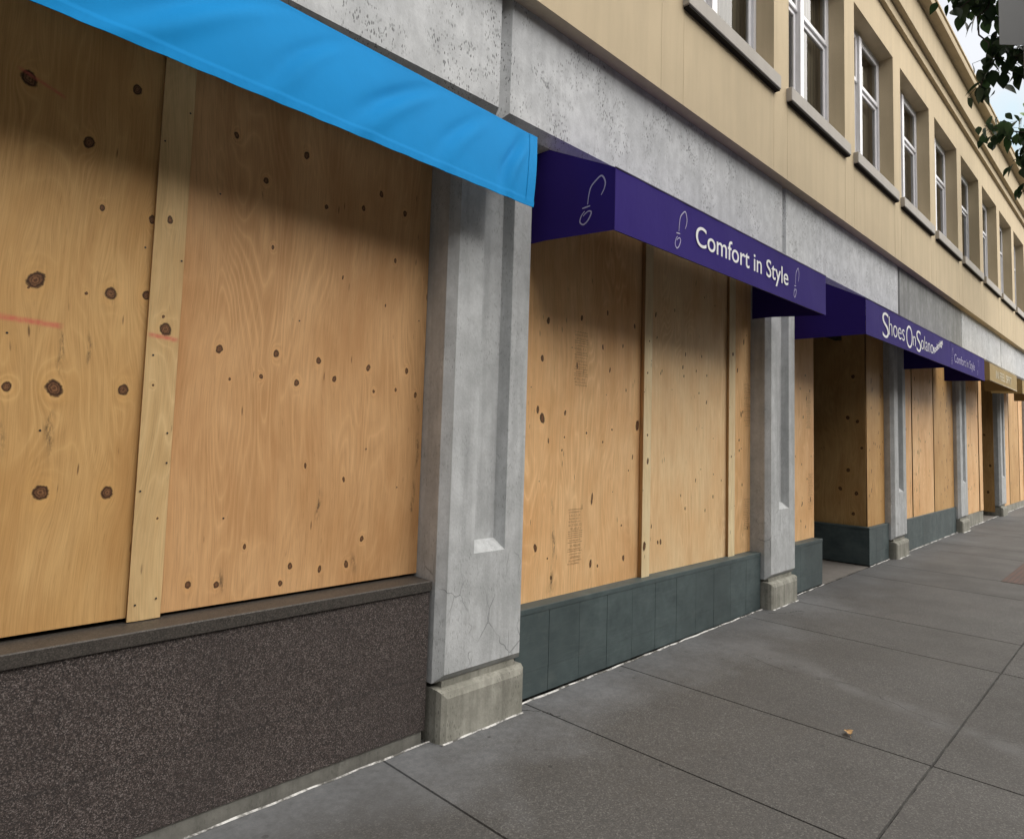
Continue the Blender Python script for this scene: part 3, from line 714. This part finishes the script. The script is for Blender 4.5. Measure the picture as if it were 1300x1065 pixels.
    at = me.attributes.new('seed', 'FLOAT', 'POINT'); at.data.foreach_set('value', np.full(len(co), seed * 3.37, np.float32))
    o = link(name, me, [mat, M['ply_edge'], M['screw']]); tag(o, label, cat, group)
    return o
def rk(x0, x1, z0, z1, n, r0, r1, seed, sq=(1.0, 2.0)):
    g = random.Random(seed); return [(g.uniform(x0, x1), g.uniform(z0, z1), g.uniform(r0, r1), g.uniform(*sq)) for _ in range(n)]
def stamp(parent, xa, xb, za, zb_, y, seed):
    """the faded ink grade stamp: rules and rows of tiny marks too worn to read"""
    g = random.Random(seed); mb = MB(); z = zb_
    while z > za:
        kind = g.random()
        if kind < .3: mb.poly([(xa, y, z), (xb, y, z), (xb, y, z + .0022), (xa, y, z + .0022)]); z -= .014
        else:
            h = g.choice([.006, .008, .013]); x = xa + g.uniform(0, .03)
            while x < xb - g.uniform(0, .03):
                w = g.uniform(.003, .010)
                mb.poly([(x, y, z - h), (x + w, y, z - h), (x + w, y, z - h + .0018), (x, y, z - h + .0018)])
                if g.random() < .8: mb.poly([(x, y, z - h), (x + .0018, y, z - h), (x + .0018, y, z), (x, y, z)])
                if g.random() < .5: mb.poly([(x, y, z - .0018), (x + w, y, z - .0018), (x + w, y, z), (x, y, z)])
                x += w + .004
            z -= h + .012
    mb.build('ink_stamp', M['ink']).parent = parent

Y0 = 2.905
K1 = [(.47, 2.102, .024, 1.1), (.711, 2.094, .018), (.552, 1.715, .024, 1.1), (.779, 1.724, .017), (.412, 1.711, .013), (.537, 1.337, .022, 1.05), (.749, 1.328, .018), (.838, 2.109, .013, 1.3),
      (.40, 2.83, .022), (.60, 2.66, .017), (.84, 2.42, .012, 1.4), (.75, 2.93, .015), (.17, 1.9, .02), (.1, 1.4, .024), (-.2, 2.2, .026), (-.1, 1.0, .018), (.15, 2.5, .02), (.66, 2.42, .008, 1.5), (.63, 2.08, .005), (.45, 2.07, .003)]
board('plywood_sheet', 'yellowish plywood sheet with big round knots and a red chalk line, leftmost', -.36, .88, .842, 3.28, Y0, M['ply_yellow'], .005, K1, 3,
      moulds=[(.572, 1.72, 2.05, .007), (.54, 1.38, 1.66, .012), (.66, 1.78, 1.98, .006), (.40, 1.2, 1.6, .01)], reds=[(.2, .57, 1.965, 1.945, .010), (.36, .52, 2.86, 2.80, .006)], screws=[(.82, 2.3), (.52, 1.56), (.85, 1.02), (.4, 1.9)])
board('plywood_sheet', 'plywood sheet mostly out of view beyond the left edge', -1.60, -.37, .842, 3.28, Y0, M['ply_yellow'], .02, rk(-1.5, -.4, .9, 3.2, 9, .015, .026, 4), 5)
K2 = [(x, z, r, s) for x, z, r, s in ((1.138, 1.926, .012, 1.5), (1.395, 1.933, .012, 1.2), (1.611, 1.922, .011, 1.4), (1.892, 1.913, .010, 1.5), (2.135, 1.919, .009, 1.6), (1.33, 1.823, .008, 1.2), (1.503, 1.807, .011, 1.3),
      (1.70, 1.841, .010, 1.3), (1.931, 1.795, .006, 1.4), (2.068, 1.812, .006, 1.6), (2.20, 1.793, .008, 1.7), (1.19, 1.80, .005, 1.3), (1.071, .937, .011, 1.2), (1.187, .921, .010, 1.2), (1.672, .928, .008, 1.8), (1.817, .933, .010, 1.6), (1.476, .888, .009, 1.3), (1.52, .96, .010, 1.3),
      (1.924, 2.833, .010, 1.6), (1.82, 2.73, .009, 1.5), (1.155, 2.884, .009, 1.5), (1.492, 2.901, .012, 1.4), (1.30, 2.72, .010, 1.4), (2.08, 2.77, .010, 1.5), (1.61, 2.68, .008, 1.4), (2.03, 2.50, .007, 1.7), (1.35, 2.42, .006, 1.5),
      (1.57, 1.42, .005, 2.6), (1.78, 1.35, .006, 2.2), (1.9, 1.05, .009, 1.5), (1.3, 1.07, .006, 2.0), (1.72, 2.35, .004, 2.5), (1.98, 2.25, .004, 2))]
board('plywood_sheet', 'pinkish plywood sheet with a row of small knots, beside the nearest concrete pier', .90, 2.254, .838, 3.28, Y0 + .003, M['ply_pink'], .004, K2, 11,
      moulds=[(1.66, 1.1, 1.35, .010), (1.46, 2.05, 2.25, .004), (2.22, 1.0, 1.8, .008), (1.2, .85, 1.0, .012), (1.85, .85, 1.0, .014)], screws=[(1.2, 1.2), (1.9, 1.5), (1.5, 2.1), (2.1, 1.3), (1.1, 2.6), (2.2, 2.2)])
board('plywood_strip', 'narrow plywood strip with one big knot nailed over the seam of the left sheets', .845, .966, .828, 3.3, Y0 - .016, M['ply_strip'], .004, [(.912, 1.979, .020, 1.1), (.9, 2.43, .010, 1.4), (.93, 1.22, .004), (.9, 2.03, .005), (.88, 1.75, .004)], 21, thick=.014,
      screws=[(.872, 1.87), (.955, 2.27), (.945, 1.56), (.86, 1.33), (.95, 1.44), (.87, .89), (.945, .905), (.86, 2.75), (.95, 2.9)], reds=[(.843, .97, 1.952, 1.94, .009)], cat='plywood strip', group='plywood strips over the seams')

YB1 = 2.892
K3 = [(3.215, 1.705, .020, 1.5), (3.443, 1.75, .009, 1.8), (3.2, 2.095, .012, 1.8), (3.17, 1.76, .010, 2.4), (3.85, 2.242, .008, 2.2), (3.941, 2.084, .007, 2.8), (3.442, 1.586, .006), (3.758, 1.161, .009, 4.0), (3.181, .88, .013, 1.8), (3.755, .715, .012, 2.0),
      (4.151, .71, .012, 1.6), (3.341, .672, .010, 1.3), (3.837, .69, .008, 1.3), (4.307, 1.69, .018, 2.0), (3.60, 2.42, .010, 1.8), (3.25, 2.35, .013, 1.5), (3.42, 1.5, .006), (3.68, 1.62, .007), (3.87, 1.56, .007), (3.98, 1.65, .007), (3.28, 1.56, .005, 3.5), (4.1, 2.28, .006, 2.5), (3.56, 2.08, .006, 3.5),
      (4.12, .95, .007), (4.2, 1.35, .006), (3.30, .80, .006), (3.05, 2.5, .010, 1.6), (4.25, 1.45, .006, 3), (4.15, 1.95, .005, 3), (3.9, 2.5, .008, 2), (4.25, 2.45, .009, 2)]
s1 = board('plywood_sheet', 'orange plywood sheet with two ink stamps, just right of the nearest concrete pier', 2.90, 4.345, .545, 3.25, YB1, M['ply_orange'], .006, K3, 31, moulds=[(3.345, .56, 1.2, .012), (3.35, .55, .66, .035)], screws=[(3.1, 1.9), (3.5, 2.2), (4.0, 1.2), (3.2, 1.3), (3.9, 1.9)])
stamp(s1, 3.50, 3.655, .735, 1.10, YB1 - .0042, 1); stamp(s1, 3.525, 3.675, 1.94, 2.32, YB1 - .0042, 2)
K4 = rk(4.5, 5.7, .6, 2.9, 22, .004, .008, 41, (1.4, 3.0)) + [(4.66, .78, .012, 1.6), (4.62, .78, .010, 1.4), (5.03, 1.02, .008, 1.6), (4.97, 2.2, .008, 2.0), (5.2, 1.25, .006, 3)]
board('plywood_sheet', 'pale plywood sheet without stamps between the two seam strips under the nearest purple awning', 4.36, 5.80, .540, 3.25, YB1 + .002, M['ply_pale'], .008, K4, 43, screws=[(4.8, 2.0), (5.3, 1.7), (5.5, 1.1)])
s3 = board('plywood_sheet', 'plywood sheet with faint stamps, left of the second concrete pier', 5.81, 6.26, .536, 3.25, YB1, M['ply_orange'], .010, rk(5.9, 6.2, .7, 2.8, 11, .005, .010, 47, (1.2, 3)), 48, moulds=[(5.83, .6, 1.4, .004)])
stamp(s3, 6.10, 6.24, .75, 1.05, YB1 - .0042, 5); stamp(s3, 6.10, 6.24, 1.75, 2.15, YB1 - .0042, 6)
board('plywood_strip', 'pale plywood strip over the seam right of the stamped orange sheet', 4.338, 4.446, .535, 3.25, YB1 - .036, M['ply_strip_pale'], .006, [(4.39, 1.62, .008), (4.40, 1.42, .012, 1.8), (4.37, .78, .016, 1.8), (4.38, 2.1, .007), (4.40, 2.35, .006)], 51, thick=.034,
      screws=[(4.34, 1.95), (4.43, 2.2), (4.34, 1.2)], cat='plywood strip', group='plywood strips over the seams')
board('plywood_strip', 'pale plywood strip over the seam nearest the second concrete pier', 5.752, 5.872, .522, 3.25, YB1 - .026, M['ply_strip_pale'], .008, [(5.8, 1.45, .008), (5.82, 2.4, .014)], 53, thick=.024, screws=[(5.76, 1.9), (5.86, 1.0)], cat='plywood strip', group='plywood strips over the seams')
# bay with the recessed entrance
s5 = board('plywood_sheet', 'narrow plywood sheet just right of the second concrete pier, beside the entrance', 6.90, 7.86, .534, 3.25, 2.885, M['ply_orange'], .010, rk(7.3, 7.8, .6, 2.9, 16, .006, .011, 61, (1.3, 3)), 62)
stamp(s5, 7.68, 7.82, .85, 1.25, 2.885 - .0042, 8); stamp(s5, 7.62, 7.76, 1.75, 2.15, 2.885 - .0042, 9)
board('plywood_sheet', 'dark shaded plywood sheet with big knots on the side of the entrance recess', 2.835, 4.05, .53, 3.28, 9.52, M['ply_yellow'], .008,
      [(2.98, 2.5, .020), (2.93, 1.9, .018), (3.05, 1.95, .020), (3.05, 1.25, .02), (2.95, .95, .02), (3.15, 1.0, .02), (2.99, .68, .018), (2.88, 1.55, .014)], 64, axis='y')
board('plywood_sheet', 'narrow plywood sheet left of the third concrete pier', 9.535, 10.30, .527, 3.25, 2.822, M['ply_yellow'], .012, rk(9.6, 10.25, .7, 2.6, 20, .006, .011, 66, (2, 4)), 67)
# further bays
board('plywood_sheet', 'narrow plywood sheet just right of the third concrete pier', 10.92, 11.60, .513, 3.25, 2.802, M['ply_orange'], .012, rk(11.0, 11.6, .6, 2.8, 12, .006, .011, 71, (2, 4)), 72, moulds=[(11.5, .6, 1.8, .01)])
board('plywood_sheet', 'orange-brown plywood sheet in the middle of the bay under the last purple awning', 11.66, 12.93, .513, 3.25, 2.802, M['ply_orange'], .014, rk(11.7, 12.9, .6, 2.8, 18, .006, .013, 73, (2, 4)), 74, moulds=[(12.0, .52, 2.4, .02), (11.72, .6, 1.6, .01)])
board('plywood_sheet', 'yellow plywood sheet left of the fourth concrete pier', 12.985, 14.39, .513, 3.25, 2.802, M['ply_yellow'], .014, rk(13.0, 14.3, .6, 2.8, 34, .006, .013, 75, (2, 4)), 76)
board('plywood_sheet', 'orange plywood sheet between the fourth concrete pier and the far dark entrance', 15.05, 16.62, .305, 3.25, 2.80, M['ply_orange'], .016, rk(15.6, 16.6, .6, 2.8, 26, .006, .012, 77, (2, 4)), 78)
board('plywood_sheet', 'thin plywood jamb board at the corner of the far dark entrance', 16.66, 17.0, .305, 3.25, 2.79, M['ply_orange'], .02, [], 79)
board('plywood_sheet', 'shaded plywood sheet inside the far entrance recess', 2.83, 4.05, .16, 3.28, 18.53, M['ply_yellow'], .012, [(2.95, .6, .02, 1.5), (2.9, 1.2, .02, 1.5), (3.0, 1.9, .02)], 80, axis='y')
for k, (xa, xb, lb, mt) in enumerate(((19.22, 20.33, 'first plywood sheet right of the fifth concrete pier', 'ply_orange'), (20.42, 21.85, 'second plywood sheet right of the fifth concrete pier', 'ply_yellow'),
                                      (21.93, 22.62, 'plywood sheet cut by the right edge of the photo', 'ply_orange'))):
    board('plywood_sheet', lb, xa, xb, .24, 3.25, 2.80, M[mt], .02, rk(xa + .1, xb - .1, .6, 2.8, 12, .008, .014, 85 + k, (2, 4)), 90 + k)
# blank timber fill behind the boards of the bays further on
mb = MB(); mb.box(23.3, 33.8, 2.85, 2.9, .2, 3.3); part(mb, 'shop_window', [M['dark']])

# ------------------------------------------------------------------ sealant line at the foot of the front
mb = MB()
def seal(x0, x1, y, w0=.009):
    n_ = max(2, int((x1 - x0) / .03)); prev = None
    for i in range(n_ + 1):
        x = x0 + (x1 - x0) * i / n_
        w = w0 * (.55 + .5 * abs(math.sin(x * 13.7)) * abs(math.sin(x * 5.1 + 1)) + .35 * random.random()); yo = y + .003 * math.sin(x * 21)
        cur = ((x, yo - w, gz(x) + .002), (x, yo, gz(x) + .007), (x, yo + .004, gz(x) + .004))
        if prev:
            for k in range(2): mb.poly([prev[k], cur[k], cur[k + 1], prev[k + 1]])
        prev = cur
seal(-1, 2.26, 2.752); seal(2.275, 2.875, 2.676, .010); seal(2.92, 6.23, 2.766, .012); seal(6.27, 6.86, 2.676, .010); seal(6.92, 7.86, 2.772); seal(9.42, 10.28, 2.765); seal(10.3, 10.92, 2.676, .012); seal(10.95, 14.4, 2.772, .02); seal(14.42, 15.03, 2.676, .02); seal(15.06, 18.5, 2.78, .02); seal(19.2, 24, 2.78, .02)
tag(mb.build('sealant_line', [M['sealant']]), 'ragged white sealant line where the pavement meets the storefront', 'sealant')

# ------------------------------------------------------------------ fallen leaf
vs = []; nl = 9
for i in range(nl):
    t = i / (nl - 1); w = .021 * math.sin(math.pi * t ** .8) * (1 + .25 * math.sin(i * 2.3))
    x = -.035 + .07 * t; lift = .012 * math.sin(t * 3.1) + .004
    vs += [(x, -w, lift + .012), (x, 0, lift), (x, w, lift + .009)]
fs = [(3 * i + k, 3 * i + 3 + k, 3 * i + 4 + k, 3 * i + 1 + k) for i in range(nl - 1) for k in (0, 1)]
mb = MB(); mb.add(vs, fs, 0, True); mb.tube([(-.055, .004, .003), (-.035, 0, .005)], .0012, .0012, n=5)
lf = mb.build('fallen_leaf', [M['dry']]); lf.location = (4.0, 1.29, gz(4) + .002); lf.rotation_euler = (0, .1, .6)
tag(lf, 'small curled dry tan leaf lying on the pavement', 'leaf')

# ------------------------------------------------------------------ trees
def leaf_geo(L, W):
    out = []; prof_ = [0, .62, .95, 1.0, .86, .6, .3, .0]
    for i, p in enumerate(prof_):
        t = i / (len(prof_) - 1); z = -.16 * L * t * t
        out.append((t * L, p * W / 2, z + .10 * p * W))
        out.append((t * L, 0, z)); out.append((t * L, -p * W / 2, z + .10 * p * W))
    f = [(3 * i + k, 3 * i + 3 + k, 3 * i + 4 + k, 3 * i + 1 + k) for i in range(len(prof_) - 1) for k in (0, 1)]
    return np.array(out), f
def tree(name, label, base, height, limbs, nleaf, L, mat, seed, spread, mats_trunk=M['bark']):
    """limbs: list of polylines (world) with start radius; leaves hang along the outer part of each"""
    g = random.Random(seed)
    t = empty(name, label, 'tree', 'street trees at the kerb', base)
    bx, by, bz = base
    tr = MB(); lv = MB(); LV, LF = leaf_geo(1.0, .62)
    fork = Vector((bx + .05, by + .05, bz + height))
    tr.tube([(bx, by, bz - .1), (bx + .02, by, bz + height * .5), fork[:]], .13, .085, n=12)
    def hang(p, n_, rad):
        for _ in range(n_):
            d = Vector((g.gauss(0, rad), g.gauss(0, rad), g.gauss(0, rad)))
            if d.length > 2.0 * rad: d *= 2.0 * rad / d.length
            q = p + d; s = L * g.uniform(.7, 1.2)
            yaw = g.uniform(0, 2 * math.pi); pit = g.uniform(.5, 1.45)
            Mx = Matrix.Translation(q) @ Matrix.Rotation(yaw, 4, 'Z') @ Matrix.Rotation(pit, 4, 'Y') @ Matrix.Rotation(g.uniform(-.7, .7), 4, 'X') @ Matrix.Scale(s, 4)
            lv.add([(Mx @ Vector(v))[:] for v in LV], LF, 0, True)
            if g.random() < .5: tr.tube([p[:], ((p + q) / 2 + Vector((0, 0, .02)))[:], q[:]], .0028, .0015, n=4)
    for pl, r0, nl_, rad in limbs:
        P = [fork] + [Vector(p) for p in pl]
        S = []
        for i in range(len(P) - 1):
            for k in range(5): S.append(P[i].lerp(P[i + 1], k / 5) + Vector((g.gauss(0, .012), g.gauss(0, .012), g.gauss(0, .012))))
        S.append(P[-1]); tr.tube([s[:] for s in S], r0, .004, n=7)
        for i in range(nl_):
            u = 1 - (g.random() ** 1.5) * .45
            hang(S[min(len(S) - 1, int(u * (len(S) - 1)))], 3, rad)
    for c, rr, n_ in spread:                      # fuller parts of the crown
        cx = Vector(c)
        for _ in range(n_):
            d = Vector((g.gauss(0, 1), g.gauss(0, 1), g.gauss(0, 1))).normalized() * rr * g.random() ** .4
            hang(cx + Vector((d.x, d.y, d.z * .75)), 5, .10)
        for _ in range(7):
            d = Vector((g.gauss(0, 1), g.gauss(0, 1), g.gauss(0, .7))).normalized() * rr * .85
            m_ = fork.lerp(cx, .5); tr.tube([fork[:], m_[:], (cx + d)[:]], .035, .006, n=6)
    def shift(mb): mb.v = [(a - bx, b - by, c - bz) for a, b, c in mb.v]
    shift(tr); shift(lv)
    tr.build('trunk', mats_trunk).parent = t; lv.build('crown', mat).parent = t
    return t
# nearest tree: its trunk stands outside the frame, twigs reach over the pavement
tree('street_tree', 'street tree with pointed leaves coloured dark as if backlit, on twigs hanging nearest the cornice', (6.6, -1.2, gz(6.6)), 3.3,
     [([(6.3, -.2, 5.6), (6.1, .6, 5.6), (6.0, 1.12, 5.32)], .035, 85, .14),
      ([(6.2, -.2, 5.3), (6.1, .6, 5.3), (6.0, 1.08, 5.06)], .022, 46, .10),
      ([(6.2, -.1, 5.4), (6.1, .7, 5.35), (6.0, .95, 4.95), (6.0, .90, 4.5)], .018, 0, .05),
      ([(6.2, -.1, 5.2), (6.0, .55, 5.0), (6.0, .86, 4.62), (6.0, .98, 4.32)], .02, 16, .065),
      ([(6.4, -.2, 5.0), (6.1, .45, 4.75), (6.0, .80, 4.45)], .02, 34, .09),
      ([(6.4, -.1, 5.2), (6.1, .6, 5.1), (5.95, .82, 4.95)], .02, 34, .10)],
     0, .125, M['leaf'], 5, [((6.4, -1.0, 5.8), 1.25, 120), ((6.6, -.4, 6.4), 1.1, 90)])
tree('street_tree', 'street tree further along with leaf sprays coloured dark as if backlit, in front of the upper windows', (10.2, -1.2, gz(10.2)), 3.4,
     [([(9.8, -.2, 5.2), (9.5, .9, 5.2), (9.4, 1.45, 5.45)], .03, 24, .10),
      ([(9.8, -.2, 5.0), (9.5, .6, 5.2), (9.4, 1.15, 5.0)], .03, 50, .15),
      ([(9.9, -.2, 5.0), (9.6, .7, 4.9), (9.4, 1.16, 4.52)], .02, 11, .06),
      ([(9.9, -.2, 5.0), (9.6, .7, 5.1), (9.5, 1.2, 4.98)], .02, 8, .08)],
     0, .14, M['leaf'], 9, [((10.2, -.9, 5.9), 1.4, 140)])
tree('street_tree', 'street tree with leaves coloured bright green as if sunlit, seen between the darker leaves at the right edge', (15.5, -1.2, gz(15.5)), 3.6,
     [([(15.2, .2, 6.6), (15.0, 1.72, 7.3)], .04, 40, .2), ([(15.4, .2, 7.0), (15.0, 1.70, 7.9)], .04, 40, .2)],
     0, .13, M['leaf_green'], 13, [((15.4, .35, 7.0), 1.25, 190), ((15.6, -.6, 6.3), 1.4, 90)])

# ------------------------------------------------------------------ grey sign plate on a pole at the kerb
sg = empty('street_sign', 'plain grey back of a street sign at the top right corner', 'street sign', loc=(5.6, .25, gz(5.6)))
mb = MB(); sc_ = 1.18
r_ = Vector((.70, -.71, 0)).normalized(); n_ = Vector((-.71, -.70, 0)).normalized()
c0 = Vector((4.744 * sc_, .6475 * sc_, 1.6 + 2.4218 * sc_))
def sp_(u, w, d): return (c0 + r_ * u + Vector((0, 0, w + .0)) + n_ * d)[:]
pts = [(.0, .0), (.46, .0), (.46, .61), (.0, .61)]
sh = -.02
A_ = [sp_(u, w + sh * u / .46 * 0, .0015) for u, w in pts]; B_ = [sp_(u, w, -.0015) for u, w in pts]
mb.poly(A_); mb.poly(B_[::-1])
for k in range(4): mb.poly([A_[k], A_[(k + 1) % 4], B_[(k + 1) % 4], B_[k]])
mb.v = [(a - 5.6, b - .25, c - gz(5.6)) for a, b, c in mb.v]; mb.build('sign_plate', M['sign']).parent = sg
px_ = c0 + r_ * .23 - n_ * .035
mb = MB(); mb.tube([(px_.x - 5.6, px_.y - .25, -.05), (px_.x - 5.6, px_.y - .25, c0.z + .7)], .028, .028, n=12); mb.build('pole', M['pole']).parent = sg

# ------------------------------------------------------------------ unseen buildings behind the camera, added to block low sky light
def blocker_building(label, x0, x1, y, h, mat, nst):
    t = empty('added_street_building', label, 'building', 'unseen buildings added across the street to block light', (x0, y, 0))
    mb = MB(); W_ = x1 - x0; n_ = int(W_ / 3.2); p_ = W_ / n_; sh_ = h / nst
    for i in range(n_):
        for j in range(nst):
            a, b_, za, zb_ = i * p_, (i + 1) * p_, j * sh_, (j + 1) * sh_
            wa, wb, wc, wd_ = a + .8, b_ - .8, za + .9, zb_ - .7
            for q in ((a, wa, za, zb_), (wb, b_, za, zb_), (wa, wb, za, wc), (wa, wb, wd_, zb_)):
                mb.poly([(q[1], 0, q[2]), (q[0], 0, q[2]), (q[0], 0, q[3]), (q[1], 0, q[3])])
            for (p, q, r_, s_) in (((wa, wc), (wa, wd_), 0, 0), ((wb, wd_), (wb, wc), 0, 0), ((wa, wd_), (wb, wd_), 0, 0), ((wb, wc), (wa, wc), 0, 0)):
                mb.poly([(p[0], 0, p[1]), (p[0], -.2, p[1]), (q[0], -.2, q[1]), (q[0], 0, q[1])])
            mb.poly([(wb, -.2, wc), (wa, -.2, wc), (wa, -.2, wd_), (wb, -.2, wd_)], 1)
    mb.box(0, W_, -10, -.21, 0, h - .05); mb.box(-.1, W_ + .1, -10.1, .25, h - .02, h + .4)
    mb.build('wall', [mat, M['dark']]).parent = t
m = stucco('far_brick', (.20, .13, .10)); m2 = stucco('far_render', (.28, .26, .22))
blocker_building('long brown building, unseen, added across the street to block low sky light', -22, 6, -13, 11.5, m, 3)
blocker_building('grey rendered building, unseen, added beside the brown one to block low sky light', 6.4, 34, -13.2, 10.0, m2, 3)

# ------------------------------------------------------------------ camera
yaw, pitch, roll, fpx = 0.7915776, 0.0744611, 0.0302637, 843.2044
F = Vector((math.sin(yaw) * math.cos(pitch), math.cos(yaw) * math.cos(pitch), math.sin(pitch)))
r0 = F.cross(Vector((0, 0, 1))).normalized(); u0 = r0.cross(F)
rr = r0 * math.cos(roll) + u0 * math.sin(roll); uu = -r0 * math.sin(roll) + u0 * math.cos(roll)
cam = bpy.data.cameras.new('camera'); co = bpy.data.objects.new('camera', cam); COL.objects.link(co)
mw = Matrix((rr, uu, -F)).transposed().to_4x4(); mw.translation = (0, 0, 1.6); co.matrix_world = mw
cam.sensor_width = 36; cam.sensor_fit = 'HORIZONTAL'; cam.lens = fpx / 1300 * 36; cam.shift_y = -45 / 1300
cam.clip_start = .05; cam.clip_end = 2000; scene.camera = co

# ------------------------------------------------------------------ light: overcast daylight
SUN_EL, SUN_AZ = R(46), R(0)
wd = bpy.data.worlds.new('World'); scene.world = wd; wd.use_nodes = True; nt = wd.node_tree
bg = nt.nodes['Background']; sky = nt.nodes.new('ShaderNodeTexSky'); sky.sky_type = 'NISHITA'; sky.sun_disc = False
sky.sun_elevation = SUN_EL; sky.altitude = 0; sky.air_density = 1.0; sky.dust_density = 2.5; sky.ozone_density = 1.0
hs = nt.nodes.new('ShaderNodeHueSaturation'); hs.inputs['Saturation'].default_value = .16
nt.links.new(sky.outputs[0], hs.inputs['Color'])
tc = nt.nodes.new('ShaderNodeTexCoord'); nz_ = nt.nodes.new('ShaderNodeTexNoise'); nz_.inputs['Scale'].default_value = 3.5; nz_.inputs['Detail'].default_value = 5
nt.links.new(tc.outputs['Generated'], nz_.inputs['Vector'])
rp = nt.nodes.new('ShaderNodeValToRGB'); rp.color_ramp.elements[0].position = .60; rp.color_ramp.elements[1].position = .72
rp.color_ramp.elements[0].color = (1.0, 1.0, 1.0, 1); rp.color_ramp.elements[1].color = (.72, 1.0, 1.08, 1)
nt.links.new(nz_.outputs['Fac'], rp.inputs[0])
ml = nt.nodes.new('ShaderNodeMix'); ml.data_type = 'RGBA'; ml.blend_type = 'MULTIPLY'; ml.inputs[0].default_value = 1
nt.links.new(hs.outputs[0], ml.inputs[6]); nt.links.new(rp.outputs[0], ml.inputs[7]); 
# a brighter break in the cloud over the far end of the street
dp = nt.nodes.new('ShaderNodeVectorMath'); dp.operation = 'DOT_PRODUCT'; dp.inputs[1].default_value = Vector((.72, .26, .62)).normalized()
nt.links.new(tc.outputs['Generated'], dp.inputs[0])
rb = nt.nodes.new('ShaderNodeValToRGB'); rb.color_ramp.elements[0].position = .84; rb.color_ramp.elements[1].position = .97
rb.color_ramp.elements[0].color = (.36, .36, .36, 1); rb.color_ramp.elements[1].color = (1, 1, 1, 1); nt.links.new(dp.outputs['Value'], rb.inputs[0])
sc2 = nt.nodes.new('ShaderNodeVectorMath'); sc2.operation = 'SCALE'; sc2.inputs['Scale'].default_value = 1.65; nt.links.new(rb.outputs[0], sc2.inputs[0])
m3 = nt.nodes.new('ShaderNodeVectorMath'); m3.operation = 'MULTIPLY'; nt.links.new(ml.outputs[2], m3.inputs[0]); nt.links.new(sc2.outputs[0], m3.inputs[1])
nt.links.new(m3.outputs[0], bg.inputs[0])
bg.inputs['Strength'].default_value = .05
sl = bpy.data.lights.new('sun', 'SUN'); sl.energy = 2.3; sl.angle = R(100); sl.color = (1.0, .955, .89)
so = bpy.data.objects.new('sun', sl); COL.objects.link(so)
sd = Vector((.55, -.80, 0)).normalized() * math.cos(SUN_EL) + Vector((0, 0, math.sin(SUN_EL)))   # towards the sun
so.rotation_euler = (-sd).to_track_quat('-Z', 'Y').to_euler()
sky.sun_rotation = math.atan2(sd.x, sd.y)
vs_ = scene.view_settings; vs_.view_transform = 'Standard'; vs_.look = 'None'; vs_.exposure = 1.48; vs_.gamma = 1
scene.cycles.max_bounces = 6; scene.cycles.diffuse_bounces = 2; scene.cycles.transparent_max_bounces = 8
